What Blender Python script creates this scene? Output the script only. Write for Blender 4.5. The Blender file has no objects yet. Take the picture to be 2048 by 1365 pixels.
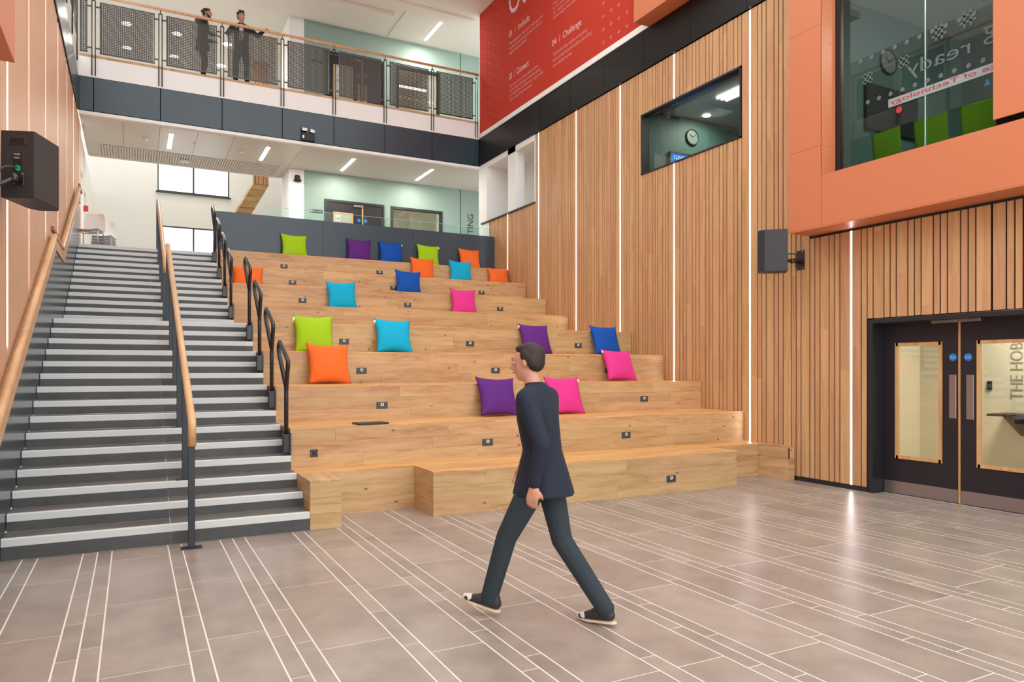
import bpy, bmesh, math, random
from mathutils import Vector, Matrix, noise

# ------------------------------------------------------------------ camera, world, exposure
scene = bpy.context.scene
FPX, YAW, HORIZON, CAMZ = 1448.24, 0.4822, 737.65, 1.592
cam_d = bpy.data.cameras.new('camera')
cam_d.sensor_width = 36.0
cam_d.lens = FPX / 2048 * 36.0
cam_d.shift_y = (HORIZON - 682.5) / 2048
cam_d.clip_start = 0.05
cam_d.clip_end = 200
cam = bpy.data.objects.new('camera', cam_d)
cam.location = (0, 0, CAMZ)
cam.rotation_euler = (math.pi / 2, 0, -YAW)
scene.collection.objects.link(cam)
scene.camera = cam

world = bpy.data.worlds.new('overcast_sky')
scene.world = world
world.use_nodes = True
bg = world.node_tree.nodes['Background']
bg.inputs['Color'].default_value = (0.97, 0.985, 1.0, 1)
bg.inputs['Strength'].default_value = 1.25

scene.view_settings.view_transform = 'Standard'
scene.view_settings.look = 'None'
scene.view_settings.gamma = 1.0
scene.view_settings.use_curve_mapping = False
scene.view_settings.exposure = 0.95

COL = scene.collection
R_ = random.Random(7)
WL = {}          # world location of every object used as a parent (zero for rotated, locally built things)
PI = math.pi

# ------------------------------------------------------------------ helpers
def srgb(r, g, b):
    def f(c):
        c /= 255.0
        return c / 12.92 if c <= 0.04045 else ((c + 0.055) / 1.055) ** 2.4
    return (f(r), f(g), f(b), 1.0)

def tag(o, label=None, cat=None, group=None, kind=None):
    if label: o['label'] = label
    if cat: o['category'] = cat
    if group: o['group'] = group
    if kind: o['kind'] = kind
    return o

def empty(name, loc=(0, 0, 0), label=None, cat=None, group=None, kind=None, parent=None, rotz=0.0):
    o = bpy.data.objects.new(name, None)
    o.empty_display_size = 0.1
    COL.objects.link(o)
    o.location = Vector(loc) - (WL[parent] if parent else Vector())
    o.rotation_euler = (0, 0, rotz)
    if parent: o.parent = parent
    WL[o] = Vector(loc)
    return tag(o, label, cat, group, kind)

def local(o):
    """children of o are given in o's own coordinates"""
    WL[o] = Vector()
    return o

def put(name, me, loc, parent=None, mat=None):
    o = bpy.data.objects.new(name, me)
    COL.objects.link(o)
    o.location = Vector(loc) - (WL[parent] if parent else Vector())
    if parent: o.parent = parent
    WL[o] = Vector(loc)
    return o

CUBE_F = [(0, 3, 2, 1), (4, 5, 6, 7), (0, 1, 5, 4), (1, 2, 6, 5), (2, 3, 7, 6), (3, 0, 4, 7)]
def cube_v(x0, x1, y0, y1, z0, z1):
    return [(x0, y0, z0), (x1, y0, z0), (x1, y1, z0), (x0, y1, z0), (x0, y0, z1), (x1, y0, z1), (x1, y1, z1), (x0, y1, z1)]

BOXES = {}
def box_mesh(name, dx, dy, dz, mat, bev=0.0):
    key = (round(dx, 4), round(dy, 4), round(dz, 4), mat.name if mat else '', round(bev, 4))
    me = BOXES.get(key)
    if me is None:
        me = bpy.data.meshes.new(name)
        me.from_pydata(cube_v(-dx / 2, dx / 2, -dy / 2, dy / 2, -dz / 2, dz / 2), [], CUBE_F)
        if bev:
            bm = bmesh.new(); bm.from_mesh(me)
            bmesh.ops.bevel(bm, geom=bm.edges[:], offset=min(bev, dx * .45, dy * .45, dz * .45), segments=1, affect='EDGES', profile=.5)
            bm.to_mesh(me); bm.free()
        if mat: me.materials.append(mat)
        BOXES[key] = me
    return me

def box(name, x0, x1, y0, y1, z0, z1, mat, parent=None, bev=0.0, **kw):
    me = box_mesh(name, x1 - x0, y1 - y0, z1 - z0, mat, bev)
    o = put(name, me, ((x0 + x1) / 2, (y0 + y1) / 2, (z0 + z1) / 2), parent)
    return tag(o, **kw) if kw else o

def mesh(name, verts, faces, mat, parent=None, origin=None, smooth=False, **kw):
    origin = Vector(origin) if origin is not None else Vector()
    me = bpy.data.meshes.new(name)
    me.from_pydata([tuple(Vector(v) - origin) for v in verts], [], faces)
    if mat: me.materials.append(mat)
    if smooth:
        me.polygons.foreach_set('use_smooth', [True] * len(me.polygons))
    me.update()
    o = put(name, me, origin, parent)
    return tag(o, **kw) if kw else o

def multi(name, boxes, mat, parent=None, origin=None, **kw):
    """many cuboids joined into one part"""
    vs, fs = [], []
    for b in boxes:
        n = len(vs)
        vs += cube_v(*b)
        fs += [tuple(i + n for i in f) for f in CUBE_F]
    if origin is None:
        b = boxes[0]; origin = ((b[0] + b[1]) / 2, (b[2] + b[3]) / 2, b[4])
    return mesh(name, vs, fs, mat, parent, origin, **kw)

def prism(name, poly, axis, a0, a1, mat, parent=None, **kw):
    """polygon (list of 2d points) extruded along axis 'x','y' or 'z' from a0 to a1"""
    def p3(p, a):
        return {'x': (a, p[0], p[1]), 'y': (p[0], a, p[1]), 'z': (p[0], p[1], a)}[axis]
    n = len(poly)
    vs = [p3(p, a0) for p in poly] + [p3(p, a1) for p in poly]
    fs = [tuple(range(n - 1, -1, -1)), tuple(range(n, 2 * n))] + [(i, (i + 1) % n, n + (i + 1) % n, n + i) for i in range(n)]
    o = mesh(name, vs, fs, mat, parent, origin=vs[0], **kw)
    bm = bmesh.new(); bm.from_mesh(o.data); bmesh.ops.recalc_face_normals(bm, faces=bm.faces); bm.to_mesh(o.data); bm.free()
    return o

def rounded(pts, r, seg=4):
    pts = [Vector(p) for p in pts]
    out = [pts[0]]
    for i in range(1, len(pts) - 1):
        a, b, c = pts[i - 1], pts[i], pts[i + 1]
        ra = min(r, (a - b).length * .45, (c - b).length * .45)
        p, q = b + (a - b).normalized() * ra, b + (c - b).normalized() * ra
        for k in range(seg + 1):
            t = k / seg
            out.append(p * (1 - t) ** 2 + b * 2 * t * (1 - t) + q * t * t)
    out.append(pts[-1])
    return out

def tube(name, pts, r, mat, parent=None, sides=10, closed=False, radii=None, origin=None, **kw):
    pts = [Vector(p) for p in pts]
    n = len(pts)
    vs, fs = [], []
    up = None
    for i, p in enumerate(pts):
        if closed: t = (pts[(i + 1) % n] - pts[i - 1]).normalized()
        else: t = (pts[min(i + 1, n - 1)] - pts[max(i - 1, 0)]).normalized()
        if up is None:
            up = t.orthogonal().normalized()
        else:
            up = (up - t * up.dot(t))
            up = up.normalized() if up.length > 1e-6 else t.orthogonal().normalized()
        s = t.cross(up)
        rr = radii[i] if radii else r
        for k in range(sides):
            a = 2 * PI * k / sides
            vs.append(p + (up * math.cos(a) + s * math.sin(a)) * rr)
    m = n if closed else n - 1
    for i in range(m):
        j = (i + 1) % n
        for k in range(sides):
            l = (k + 1) % sides
            fs.append((i * sides + k, i * sides + l, j * sides + l, j * sides + k))
    if not closed:
        fs.append(tuple(range(sides - 1, -1, -1)))
        fs.append(tuple((n - 1) * sides + k for k in range(sides)))
    return mesh(name, vs, fs, mat, parent, origin if origin is not None else pts[0], smooth=True, **kw)

def disc(name, c, r, depth, axis, mat, parent=None, sides=24, **kw):
    c = Vector(c); d = Vector(axis).normalized()
    o = tube(name, [c, c + d * depth], r, mat, parent, sides=sides, **kw)
    o.data.polygons.foreach_set('use_smooth', [len(p.vertices) == 4 for p in o.data.polygons])
    ea = o.data.attributes.new('sharp_edge', 'BOOLEAN', 'EDGE')
    ea.data.foreach_set('value', [True] * len(o.data.edges))
    return o

def flat_shade(o):
    o.data.polygons.foreach_set('use_smooth', [False] * len(o.data.polygons)); return o

AX_LEFTWALL = None
def text(name, body, origin, xdir, ydir, width, height, mat, parent=None, extrude=0.002, mirror=False, spacing=1.0):
    """flat lettering: body fitted into width x height (cap height scaled), lower left corner at origin"""
    cu = bpy.data.curves.new(name, 'FONT')
    cu.body = body; cu.size = 1.0; cu.extrude = 0.0; cu.space_line = spacing; cu.resolution_u = 3
    t = bpy.data.objects.new(name, cu); COL.objects.link(t)
    dg = bpy.context.evaluated_depsgraph_get(); dg.update()
    me = bpy.data.meshes.new_from_object(t.evaluated_get(dg))
    bpy.data.objects.remove(t)
    xs = [v.co.x for v in me.vertices]; ys = [v.co.y for v in me.vertices]
    x0, x1, y0, y1 = min(xs), max(xs), min(ys), max(ys)
    X, Y = Vector(xdir), Vector(ydir); Zd = X.cross(Y)
    for v in me.vertices:
        u = (v.co.x - x0) / max(x1 - x0, 1e-6)
        if mirror: u = 1 - u
        w = (v.co.y - y0) / max(y1 - y0, 1e-6)
        v.co = X * (u * width) + Y * (w * height) + Zd * extrude
    me.materials.clear(); me.materials.append(mat)
    return put(name, me, origin, parent)

# ------------------------------------------------------------------ materials
MATS = {}
def new_mat(name):
    m = bpy.data.materials.new(name); m.use_nodes = True
    MATS[name] = m
    nt = m.node_tree
    return m, nt, nt.nodes['Principled BSDF']

def plain(name, col, rough=.5, metal=0.0, spec=.5, var=0.0, bump=0.0, bscale=60.0, coat=0.0):
    m, nt, p = new_mat(name)
    p.inputs['Base Color'].default_value = col
    p.inputs['Roughness'].default_value = rough
    p.inputs['Metallic'].default_value = metal
    p.inputs['Specular IOR Level'].default_value = spec
    if coat: p.inputs['Coat Weight'].default_value = coat
    if var or bump:
        g = nt.nodes.new('ShaderNodeNewGeometry')
        n = nt.nodes.new('ShaderNodeTexNoise'); n.inputs['Scale'].default_value = bscale; n.inputs['Detail'].default_value = 3
        nt.links.new(g.outputs['Position'], n.inputs['Vector'])
        if var:
            n2 = nt.nodes.new('ShaderNodeTexNoise'); n2.inputs['Scale'].default_value = 1.7; n2.inputs['Detail'].default_value = 4
            nt.links.new(g.outputs['Position'], n2.inputs['Vector'])
            mx = nt.nodes.new('ShaderNodeMix'); mx.data_type = 'RGBA'
            mx.inputs[6].default_value = tuple(c * (1 - var) for c in col[:3]) + (1,)
            mx.inputs[7].default_value = tuple(min(1, c * (1 + var)) for c in col[:3]) + (1,)
            nt.links.new(n2.outputs['Fac'], mx.inputs[0])
            nt.links.new(mx.outputs[2], p.inputs['Base Color'])
        if bump:
            b = nt.nodes.new('ShaderNodeBump'); b.inputs['Strength'].default_value = bump; b.inputs['Distance'].default_value = .004
            nt.links.new(n.outputs['Fac'], b.inputs['Height']); nt.links.new(b.outputs['Normal'], p.inputs['Normal'])
    return m

def wood(name, dark, mid, light, scale, seg_axis=None, seg_len=2.4, rough=.45, knots=True, tone=.16, spec=.4):
    """scale: texture stretch (small along the grain). every board gets its own tone; seg_axis: tone also changes along that axis"""
    m, nt, p = new_mat(name)
    N = nt.nodes.new; L = nt.links.new
    geo = N('ShaderNodeNewGeometry'); oi = N('ShaderNodeObjectInfo')
    mul = N('ShaderNodeVectorMath'); mul.operation = 'MULTIPLY'; mul.inputs[1].default_value = scale
    L(geo.outputs['Position'], mul.inputs[0])
    off = N('ShaderNodeMath'); off.operation = 'MULTIPLY'; off.inputs[1].default_value = 97.0
    L(oi.outputs['Random'], off.inputs[0])
    rnd = off.outputs[0]
    val = oi.outputs['Random']
    if seg_axis:
        sx = N('ShaderNodeSeparateXYZ'); L(geo.outputs['Position'], sx.inputs[0])
        a = N('ShaderNodeMath'); a.operation = 'MULTIPLY_ADD'; a.inputs[1].default_value = 1.0 / seg_len
        L(sx.outputs[seg_axis.upper()], a.inputs[0]); L(off.outputs[0], a.inputs[2])
        fl = N('ShaderNodeMath'); fl.operation = 'FLOOR'; L(a.outputs[0], fl.inputs[0])
        wn = N('ShaderNodeTexWhiteNoise'); wn.noise_dimensions = '2D'
        cb = N('ShaderNodeCombineXYZ'); L(fl.outputs[0], cb.inputs[0]); L(off.outputs[0], cb.inputs[1])
        L(cb.outputs[0], wn.inputs['Vector'])
        val = wn.outputs['Value']
        o2 = N('ShaderNodeMath'); o2.operation = 'MULTIPLY'; o2.inputs[1].default_value = 61.0; L(val, o2.inputs[0]); rnd = o2.outputs[0]
    add = N('ShaderNodeVectorMath'); add.operation = 'ADD'; L(mul.outputs[0], add.inputs[0]); L(rnd, add.inputs[1])
    n1 = N('ShaderNodeTexNoise'); n1.inputs['Scale'].default_value = 1.0; n1.inputs['Detail'].default_value = 5; n1.inputs['Roughness'].default_value = .6; n1.inputs['Distortion'].default_value = .6
    L(add.outputs[0], n1.inputs['Vector'])
    n2 = N('ShaderNodeTexNoise'); n2.inputs['Scale'].default_value = 5.0; n2.inputs['Detail'].default_value = 4
    L(add.outputs[0], n2.inputs['Vector'])
    mixn = N('ShaderNodeMath'); mixn.operation = 'MULTIPLY_ADD'; mixn.inputs[1].default_value = .35
    L(n2.outputs['Fac'], mixn.inputs[0]); L(n1.outputs['Fac'], mixn.inputs[2])
    ramp = N('ShaderNodeValToRGB')
    e = ramp.color_ramp.elements
    e[0].position = .42; e[0].color = dark
    e[1].position = .86; e[1].color = light
    k = ramp.color_ramp.elements.new(.62); k.color = mid
    L(mixn.outputs[0], ramp.inputs[0])
    hsv = N('ShaderNodeHueSaturation')
    mr = N('ShaderNodeMapRange'); mr.inputs['To Min'].default_value = 1 - tone; mr.inputs['To Max'].default_value = 1 + tone
    L(val, mr.inputs['Value']); L(mr.outputs[0], hsv.inputs['Value'])
    mh = N('ShaderNodeMapRange'); mh.inputs['To Min'].default_value = .492; mh.inputs['To Max'].default_value = .508
    wn2 = N('ShaderNodeTexWhiteNoise'); wn2.noise_dimensions = '1D'; L(rnd, wn2.inputs['W'])
    L(wn2.outputs['Value'], mh.inputs['Value']); L(mh.outputs[0], hsv.inputs['Hue'])
    L(ramp.outputs[0], hsv.inputs['Color'])
    col = hsv.outputs[0]
    if knots:
        v = N('ShaderNodeTexVoronoi'); v.voronoi_dimensions = '2D'; v.inputs['Scale'].default_value = 1.0
        sp = N('ShaderNodeSeparateXYZ'); L(geo.outputs['Position'], sp.inputs[0])
        cbk = N('ShaderNodeCombineXYZ'); L(sp.outputs['X' if scale[0] < scale[1] else 'Y'], cbk.inputs[0]); L(sp.outputs['Z'], cbk.inputs[1])
        ks = N('ShaderNodeVectorMath'); ks.operation = 'MULTIPLY'; ks.inputs[1].default_value = (3.2, 5.5, 0)
        L(cbk.outputs[0], ks.inputs[0])
        ka = N('ShaderNodeVectorMath'); ka.operation = 'ADD'; L(ks.outputs[0], ka.inputs[0]); L(rnd, ka.inputs[1])
        L(ka.outputs[0], v.inputs['Vector'])
        kd = N('ShaderNodeMapRange'); kd.inputs['From Min'].default_value = .03; kd.inputs['From Max'].default_value = .095
        kd.inputs['To Min'].default_value = .8; kd.inputs['To Max'].default_value = 0
        L(v.outputs['Distance'], kd.inputs['Value'])
        sc_ = N('ShaderNodeSeparateColor'); L(v.outputs['Color'], sc_.inputs[0])
        gt = N('ShaderNodeMath'); gt.operation = 'GREATER_THAN'; gt.inputs[1].default_value = .84; L(sc_.outputs[0], gt.inputs[0])
        kr = N('ShaderNodeMath'); kr.operation = 'MULTIPLY'; L(kd.outputs[0], kr.inputs[0]); L(gt.outputs[0], kr.inputs[1])
        mx = N('ShaderNodeMix'); mx.data_type = 'RGBA'; mx.inputs[7].default_value = (.10, .045, .018, 1)
        L(kr.outputs[0], mx.inputs[0]); L(col, mx.inputs[6]); col = mx.outputs[2]
    L(col, p.inputs['Base Color'])
    p.inputs['Roughness'].default_value = rough
    p.inputs['Specular IOR Level'].default_value = spec
    b = N('ShaderNodeBump'); b.inputs['Strength'].default_value = .08; b.inputs['Distance'].default_value = .003
    L(mixn.outputs[0], b.inputs['Height']); L(b.outputs['Normal'], p.inputs['Normal'])
    return m

def tile_mat(name, c0, c1, rough=.32, var=.07):
    m, nt, p = new_mat(name)
    N = nt.nodes.new; L = nt.links.new
    geo = N('ShaderNodeNewGeometry'); oi = N('ShaderNodeObjectInfo')
    off = N('ShaderNodeMath'); off.operation = 'MULTIPLY'; off.inputs[1].default_value = 53.0; L(oi.outputs['Random'], off.inputs[0])
    add = N('ShaderNodeVectorMath'); add.operation = 'ADD'; L(geo.outputs['Position'], add.inputs[0]); L(off.outputs[0], add.inputs[1])
    n = N('ShaderNodeTexNoise'); n.inputs['Scale'].default_value = 2.6; n.inputs['Detail'].default_value = 6; n.inputs['Roughness'].default_value = .62
    L(add.outputs[0], n.inputs['Vector'])
    r = N('ShaderNodeValToRGB'); r.color_ramp.elements[0].position = .32; r.color_ramp.elements[0].color = c0
    r.color_ramp.elements[1].position = .68; r.color_ramp.elements[1].color = c1
    L(n.outputs['Fac'], r.inputs[0])
    hsv = N('ShaderNodeHueSaturation'); mr = N('ShaderNodeMapRange'); mr.inputs['To Min'].default_value = 1 - var; mr.inputs['To Max'].default_value = 1 + var
    L(oi.outputs['Random'], mr.inputs['Value']); L(mr.outputs[0], hsv.inputs['Value']); L(r.outputs[0], hsv.inputs['Color'])
    L(hsv.outputs[0], p.inputs['Base Color'])
    p.inputs['Roughness'].default_value = rough
    return m

def emit(name, col, strength):
    m = bpy.data.materials.new(name); m.use_nodes = True; nt = m.node_tree
    nt.nodes.remove(nt.nodes['Principled BSDF'])
    e = nt.nodes.new('ShaderNodeEmission'); e.inputs[0].default_value = col; e.inputs[1].default_value = strength
    nt.links.new(e.outputs[0], nt.nodes['Material Output'].inputs[0]); MATS[name] = m
    return m

def glass(name, tint, refl=.08, rough=0.0, ior=1.5):
    m = bpy.data.materials.new(name); m.use_nodes = True; nt = m.node_tree
    nt.nodes.remove(nt.nodes['Principled BSDF'])
    N = nt.nodes.new; L = nt.links.new
    t = N('ShaderNodeBsdfTransparent'); t.inputs[0].default_value = tint
    g = N('ShaderNodeBsdfGlossy'); g.inputs['Roughness'].default_value = rough; g.inputs[0].default_value = (1, 1, 1, 1)
    f = N('ShaderNodeFresnel'); f.inputs[0].default_value = ior
    mn = N('ShaderNodeMath'); mn.operation = 'MULTIPLY_ADD'; mn.inputs[1].default_value = .9; mn.inputs[2].default_value = max(refl - .04, 0)
    L(f.outputs[0], mn.inputs[0])
    mx = N('ShaderNodeMixShader'); L(mn.outputs[0], mx.inputs[0]); L(t.outputs[0], mx.inputs[1]); L(g.outputs[0], mx.inputs[2])
    L(mx.outputs[0], nt.nodes['Material Output'].inputs[0]); MATS[name] = m
    return m

def fabric(name, col):
    m = plain(name, col, rough=.72, spec=.25, bump=.25, bscale=240)
    return m

oak = wood('oak_plank', srgb(166, 126, 82), srgb(192, 154, 109), srgb(206, 172, 127), (1.1, 9, 9), rough=.42, tone=.08)
oak_y = wood('oak_plank_cross', srgb(166, 126, 82), srgb(192, 154, 109), srgb(206, 172, 127), (9, 1.1, 9), rough=.42, tone=.08)
oak_top = wood('oak_bench_top', srgb(176, 122, 68), srgb(208, 156, 96), srgb(228, 182, 124), (1.1, 11, 11), rough=.38, knots=False, tone=.07)
oak_core = plain('oak_core', srgb(132, 84, 56), .6)
cedar = wood('cedar_slat', srgb(182, 134, 92), srgb(197, 149, 106), srgb(208, 164, 120), (11, 11, .7), 'z', 2.1, rough=.5, knots=False, tone=.06)
cedar_l = wood('cedar_slat_fine_lit', srgb(196, 150, 116), srgb(212, 168, 132), srgb(222, 182, 148), (16, 60, .6), None, rough=.5, knots=False, tone=.05)  # similar wood to cedar; window light put into the paler colour
ash_rail = wood('ash_handrail', srgb(196, 148, 104), srgb(212, 166, 122), srgb(222, 180, 138), (9, 1.0, 6), rough=.4, knots=False, tone=.03)
felt = plain('black_backing', srgb(14, 11, 9), .9, spec=.05)
black_trim = plain('black_trim', srgb(34, 34, 38), .45)
tile = tile_mat('floor_tile', srgb(138, 125, 115), srgb(164, 149, 137), rough=.30)
grout = plain('grout', srgb(232, 224, 214), .8)
stair_tile = tile_mat('stair_riser_tile', srgb(66, 68, 68), srgb(84, 86, 86), rough=.4)
tread_tile = tile_mat('stair_tread_tile', srgb(92, 88, 84), srgb(116, 108, 102), rough=.4)
nosing_m = plain('nosing_aluminium', srgb(214, 218, 216), .42, metal=.0, bump=.06, bscale=30)
dark_panel = plain('dark_panel_sky_tint', srgb(42, 60, 70), .30, spec=.6)  # dark gloss; blue of the reflected sky put into the base colour
blue_panel = plain('back_panel_sky_tint', srgb(54, 70, 82), .30, spec=.55)  # dark back panels, with bluish reflected daylight put into their colour
black_panel = plain('black_fascia', srgb(22, 20, 20), .35, spec=.3)
steel_dark = plain('dark_steel', srgb(34, 44, 52), .38, spec=.6)
black_metal = plain('black_powder_coat', srgb(30, 28, 32), .28, spec=.7)
white_paint = plain('white_paint', srgb(240, 240, 237), .6, var=.015)
white_ceil = plain('ceiling_white', srgb(222, 214, 204), .62)
gloss_ceil = plain('ceiling_panel_metal', srgb(214, 206, 194), .35, spec=.4)
green_paint = plain('sage_green_paint', srgb(142, 164, 152), .6, var=.02)
teal_paint = plain('teal_paint', srgb(66, 92, 86), .6)
orange_panel = plain('orange_cladding', srgb(204, 122, 84), .42, spec=.35, var=.02)
copper_strip = plain('copper_strip', srgb(168, 92, 66), .5)
red_print = plain('red_poster', srgb(194, 64, 49), .9, spec=.12, var=.03)
print_white = plain('poster_lettering', srgb(226, 196, 196), .6)
print_faint = plain('poster_small_print', srgb(222, 148, 140), .6)
door_paint = plain('aubergine_door', srgb(38, 32, 38), .5, spec=.4)
steel = plain('brushed_steel', srgb(168, 158, 158), .33, metal=.85)
chrome = plain('chrome', srgb(200, 200, 205), .18, metal=1.0)
bead = wood('beech_bead', srgb(176, 124, 70), srgb(206, 156, 100), srgb(216, 172, 116), (9, 9, 1), rough=.45, knots=False, tone=.02)
sign_blue = plain('blue_sign', srgb(0, 122, 206), .4)
white_pl = plain('white_plastic', srgb(232, 232, 230), .4)
grey_pl = plain('dark_grey_plastic', srgb(62, 68, 70), .4)
black_pl = plain('black_plastic', srgb(24, 23, 24), .5)
spk_m = plain('speaker_cabinet', srgb(50, 46, 48), .55, bump=.12, bscale=200)
spk_grille = plain('speaker_grille', srgb(34, 36, 40), .6, bump=.4, bscale=400)
cream = plain('cream_wall', srgb(216, 204, 176), .6)
carpet = plain('carpet', srgb(70, 72, 74), .95)
upper_fl = plain('upper_floor', srgb(150, 142, 134), .5)
glass_clear = glass('clear_glass', (.96, .99, .975, 1), .06)
glass_tint = glass('grey_glass', (.74, .80, .77, 1), .05, ior=1.2)
glass_bal = glass('balustrade_glass', (.90, .97, .95, 1), .05, ior=1.22)
glass_edge = plain('glass_edge', srgb(190, 222, 214), .2)
led_m = emit('led_white', (1.0, .93, .97, 1), 9.0)
lamp_m = emit('lamp_warm_white', (1.0, .95, .86, 1), 9.0)
screen_m = emit('screen_blue', (.05, .22, .75, 1), .8)
green_led = emit('green_led', (.1, 1.0, .5, 1), 3.0)
lime_seat = fabric('lime_upholstery', srgb(112, 156, 20))
grass_mesh = plain('dark_mesh', srgb(74, 71, 66), .5)

# ================================================================== LARGE STRUCTURE
XW = 8.368                 # face of the right slatted wall
XL = -0.97                 # inner face of the stair parapet
XLW = -1.05                # face of the left slatted wall
Y0, D, RISE = 7.2246, 0.3177, 0.15
TY = {1: 7.86, 2: 8.25, 3: 9.19, 4: 10.15, 5: 11.105, 6: 13.335, 7: 14.295, 8: 15.255, 9: 16.21, 10: 16.95}
def TZ(n): return 0.032 + 0.45 * n
XS, XE = 1.543, 8.356      # tiers from stair side to right wall
ZF = TZ(9)                 # upper floor level 4.082
YB = 17.91                 # face of the bridge
ZBR = 8.25                 # bridge floor level

def proj(x, y, z):
    fx, fy = math.sin(YAW), math.cos(YAW)
    w = x * fx + y * fy
    if w < .05: return (-9999, -9999)
    return (1024 + FPX * (x * fy - y * fx) / w, HORIZON - FPX * (z - CAMZ) / w)

# ---- floor: grout bed and tiles laid in strips
floor = box('floor', -4.0, 12.0, -6.0, 8.4, -.25, -.0008, grout, kind='structure')
pattern = [.328, .109, .109, .437, .109]
phase = {(0, 0): 6.361, (0, 1): 6.534, (0, 2): 6.69, (0, 3): 6.834, (0, 4): 7.011, (1, 0): 5.884, (1, 1): 5.098, (1, 2): 5.578,
         (1, 3): 6.699, (1, 4): 6.542, (2, 0): 6.377, (2, 1): 5.914, (2, 2): 6.08, (2, 3): 5.59, (2, 4): 5.765}
rt = random.Random(3)
tiles = []
for per in range(-1, 9):
    x = -.706 + per * 1.092
    for j, w in enumerate(pattern):
        xa, xb = max(x, XLW + .001), min(x + w, 8.56)
        ln = 1.285 if w > .2 else .6425
        ph = phase.get((per, j), 6 + rt.random() * ln)
        x += w
        if xb - xa < .03: continue
        ymax = 7.225 if xa < 1.54 else (7.285 if 2.75 < xa and xb < 7.3 else 7.93)
        y = ph - math.ceil((ph + 1.0) / ln) * ln
        while y < ymax:
            ya, yb = max(y, -1.0), min(y + ln, ymax)
            if yb - ya > .02: tiles.append((xa, xb, ya, yb))
            y += ln
vis, rest = [], []
for t in tiles:
    us = [proj(x, y, 0) for x in (t[0], t[1]) for y in (t[2], t[3])]
    inside = any(-60 < u < 2110 and v < 1420 for u, v in us)
    area = 0
    if inside:
        q = [us[0], us[2], us[3], us[1]]
        area = abs(sum(q[i][0] * q[(i + 1) % 4][1] - q[(i + 1) % 4][0] * q[i][1] for i in range(4))) / 2
    (vis if inside else rest).append((area, t))
vis.sort(reverse=True)
rest += vis[298:]; vis = vis[:298]
for a, (xa, xb, ya, yb) in vis:
    box('floor_tile', xa + .0048, xb - .0048, ya + .0033, yb - .0033, -.0008, 0.0, tile, floor)
multi('floor_tile_field', [(xa + .0048, xb - .0048, ya + .0033, yb - .0033, -.0008, 0.0) for a, (xa, xb, ya, yb) in rest], tile, floor, kind='stuff')

# ---- right wall: backing, slats bay by bay, window, door, white niches
wall_r = multi('wall_right', [
    (8.385, 8.52, 12.5, 14.84, 0, 7.095), (8.385, 8.52, 14.84, 17.3, 0, 5.49),
    (8.385, 8.52, 10.82, 12.5, 0, 7.095), (8.385, 8.52, 8.29, 10.82, 0, 5.165), (8.385, 8.52, 8.29, 10.82, 6.31, 7.095),
    (8.385, 8.52, 7.0, 8.29, 0, 7.095), (8.385, 8.52, 6.13, 7.0, 0, 3.6), (8.385, 8.52, 4.02, 6.13, 2.235, 3.6), (8.385, 8.52, 0.5, 4.02, 0, 3.6)],
    felt, kind='structure')
led_y = [16.23, 14.656, 13.045, 11.471, 9.889, 8.131, 6.371, 4.61, 2.85]
bays = [(17.25, 16.23)] + list(zip(led_y[:-1], led_y[1:]))
WIN = (8.306, 10.801, 5.183, 6.298)
def slat(ya, yb, z0, z1):
    if z1 - z0 > .02: box('slat', XW, 8.385, ya, yb, z0, z1, cedar, wall_r)
def slat_col(ya, yb):
    c = (ya + yb) / 2
    if c < 6.99: z1 = 3.40
    elif c > 14.82: z1 = 5.485
    else: z1 = 7.09
    z0 = .065
    if c < 6.12: z0 = 2.235
    if c < 4.05: z0 = .065
    if WIN[0] - .01 < c < WIN[1] + .01:
        slat(ya, yb, z0, WIN[2] - .004); slat(ya, yb, WIN[3] + .004, z1)
    else:
        slat(ya, yb, z0, z1)
for bi, (ya, yb) in enumerate(bays):
    L = ya - yb
    k = L / (5 * (68 + 76) + 78.0)
    if bi == 0:
        widths = [68, 38, 38, 68, 38, 38, 68, 38, 38, 68]
        k = L / sum(widths)
    else:
        widths = [68, 38, 38] * 5 + [78]
    gap = .019 if L > 1.65 else .017
    y = ya
    for i, w in enumerate(widths):
        w *= k
        a, b = y, y - w
        a -= gap / 2 if i else .014
        b += gap / 2 if i < len(widths) - 1 else .014
        slat_col(b, a)
        y -= w
box('baseboard_right', 8.370, 8.385, 6.13, 7.27, 0, .06, black_trim, kind='structure')
ORD = ['first', 'second', 'third', 'fourth', 'fifth', 'sixth', 'seventh']
def led_strip(y, segs, x0, x1, label, grp, hw=.0125):
    t = empty('led_strip', ((x0 + x1) / 2, y, segs[0][0]), label, 'strip light', grp)
    for a, b in segs:
        box('diffuser', x0, x1, y - hw, y + hw, a, b, led_m, t)
    return t
segR = {16.23: [(4.09, 5.48)], 14.656: [(3.19, 7.085)], 13.045: [(2.29, 7.085)], 11.471: [(2.29, 7.085)],
        9.889: [(1.39, 5.17), (6.31, 7.085)], 8.131: [(.49, 7.085)], 6.371: [(.065, 3.42)]}
names = ['nearest the dark double door', 'left of the wall speaker', 'cut by the dark window',
         'just left of the dark window', 'second left of the window', 'beside the white niche', 'short one under the white niches']
for lab, y in zip(names, reversed(led_y[:7])):
    led_strip(y, segR[y], 8.372, 8.3845, 'white vertical light strip in the right slatted wall, ' + lab, 'light strips in the right slatted wall')

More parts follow.
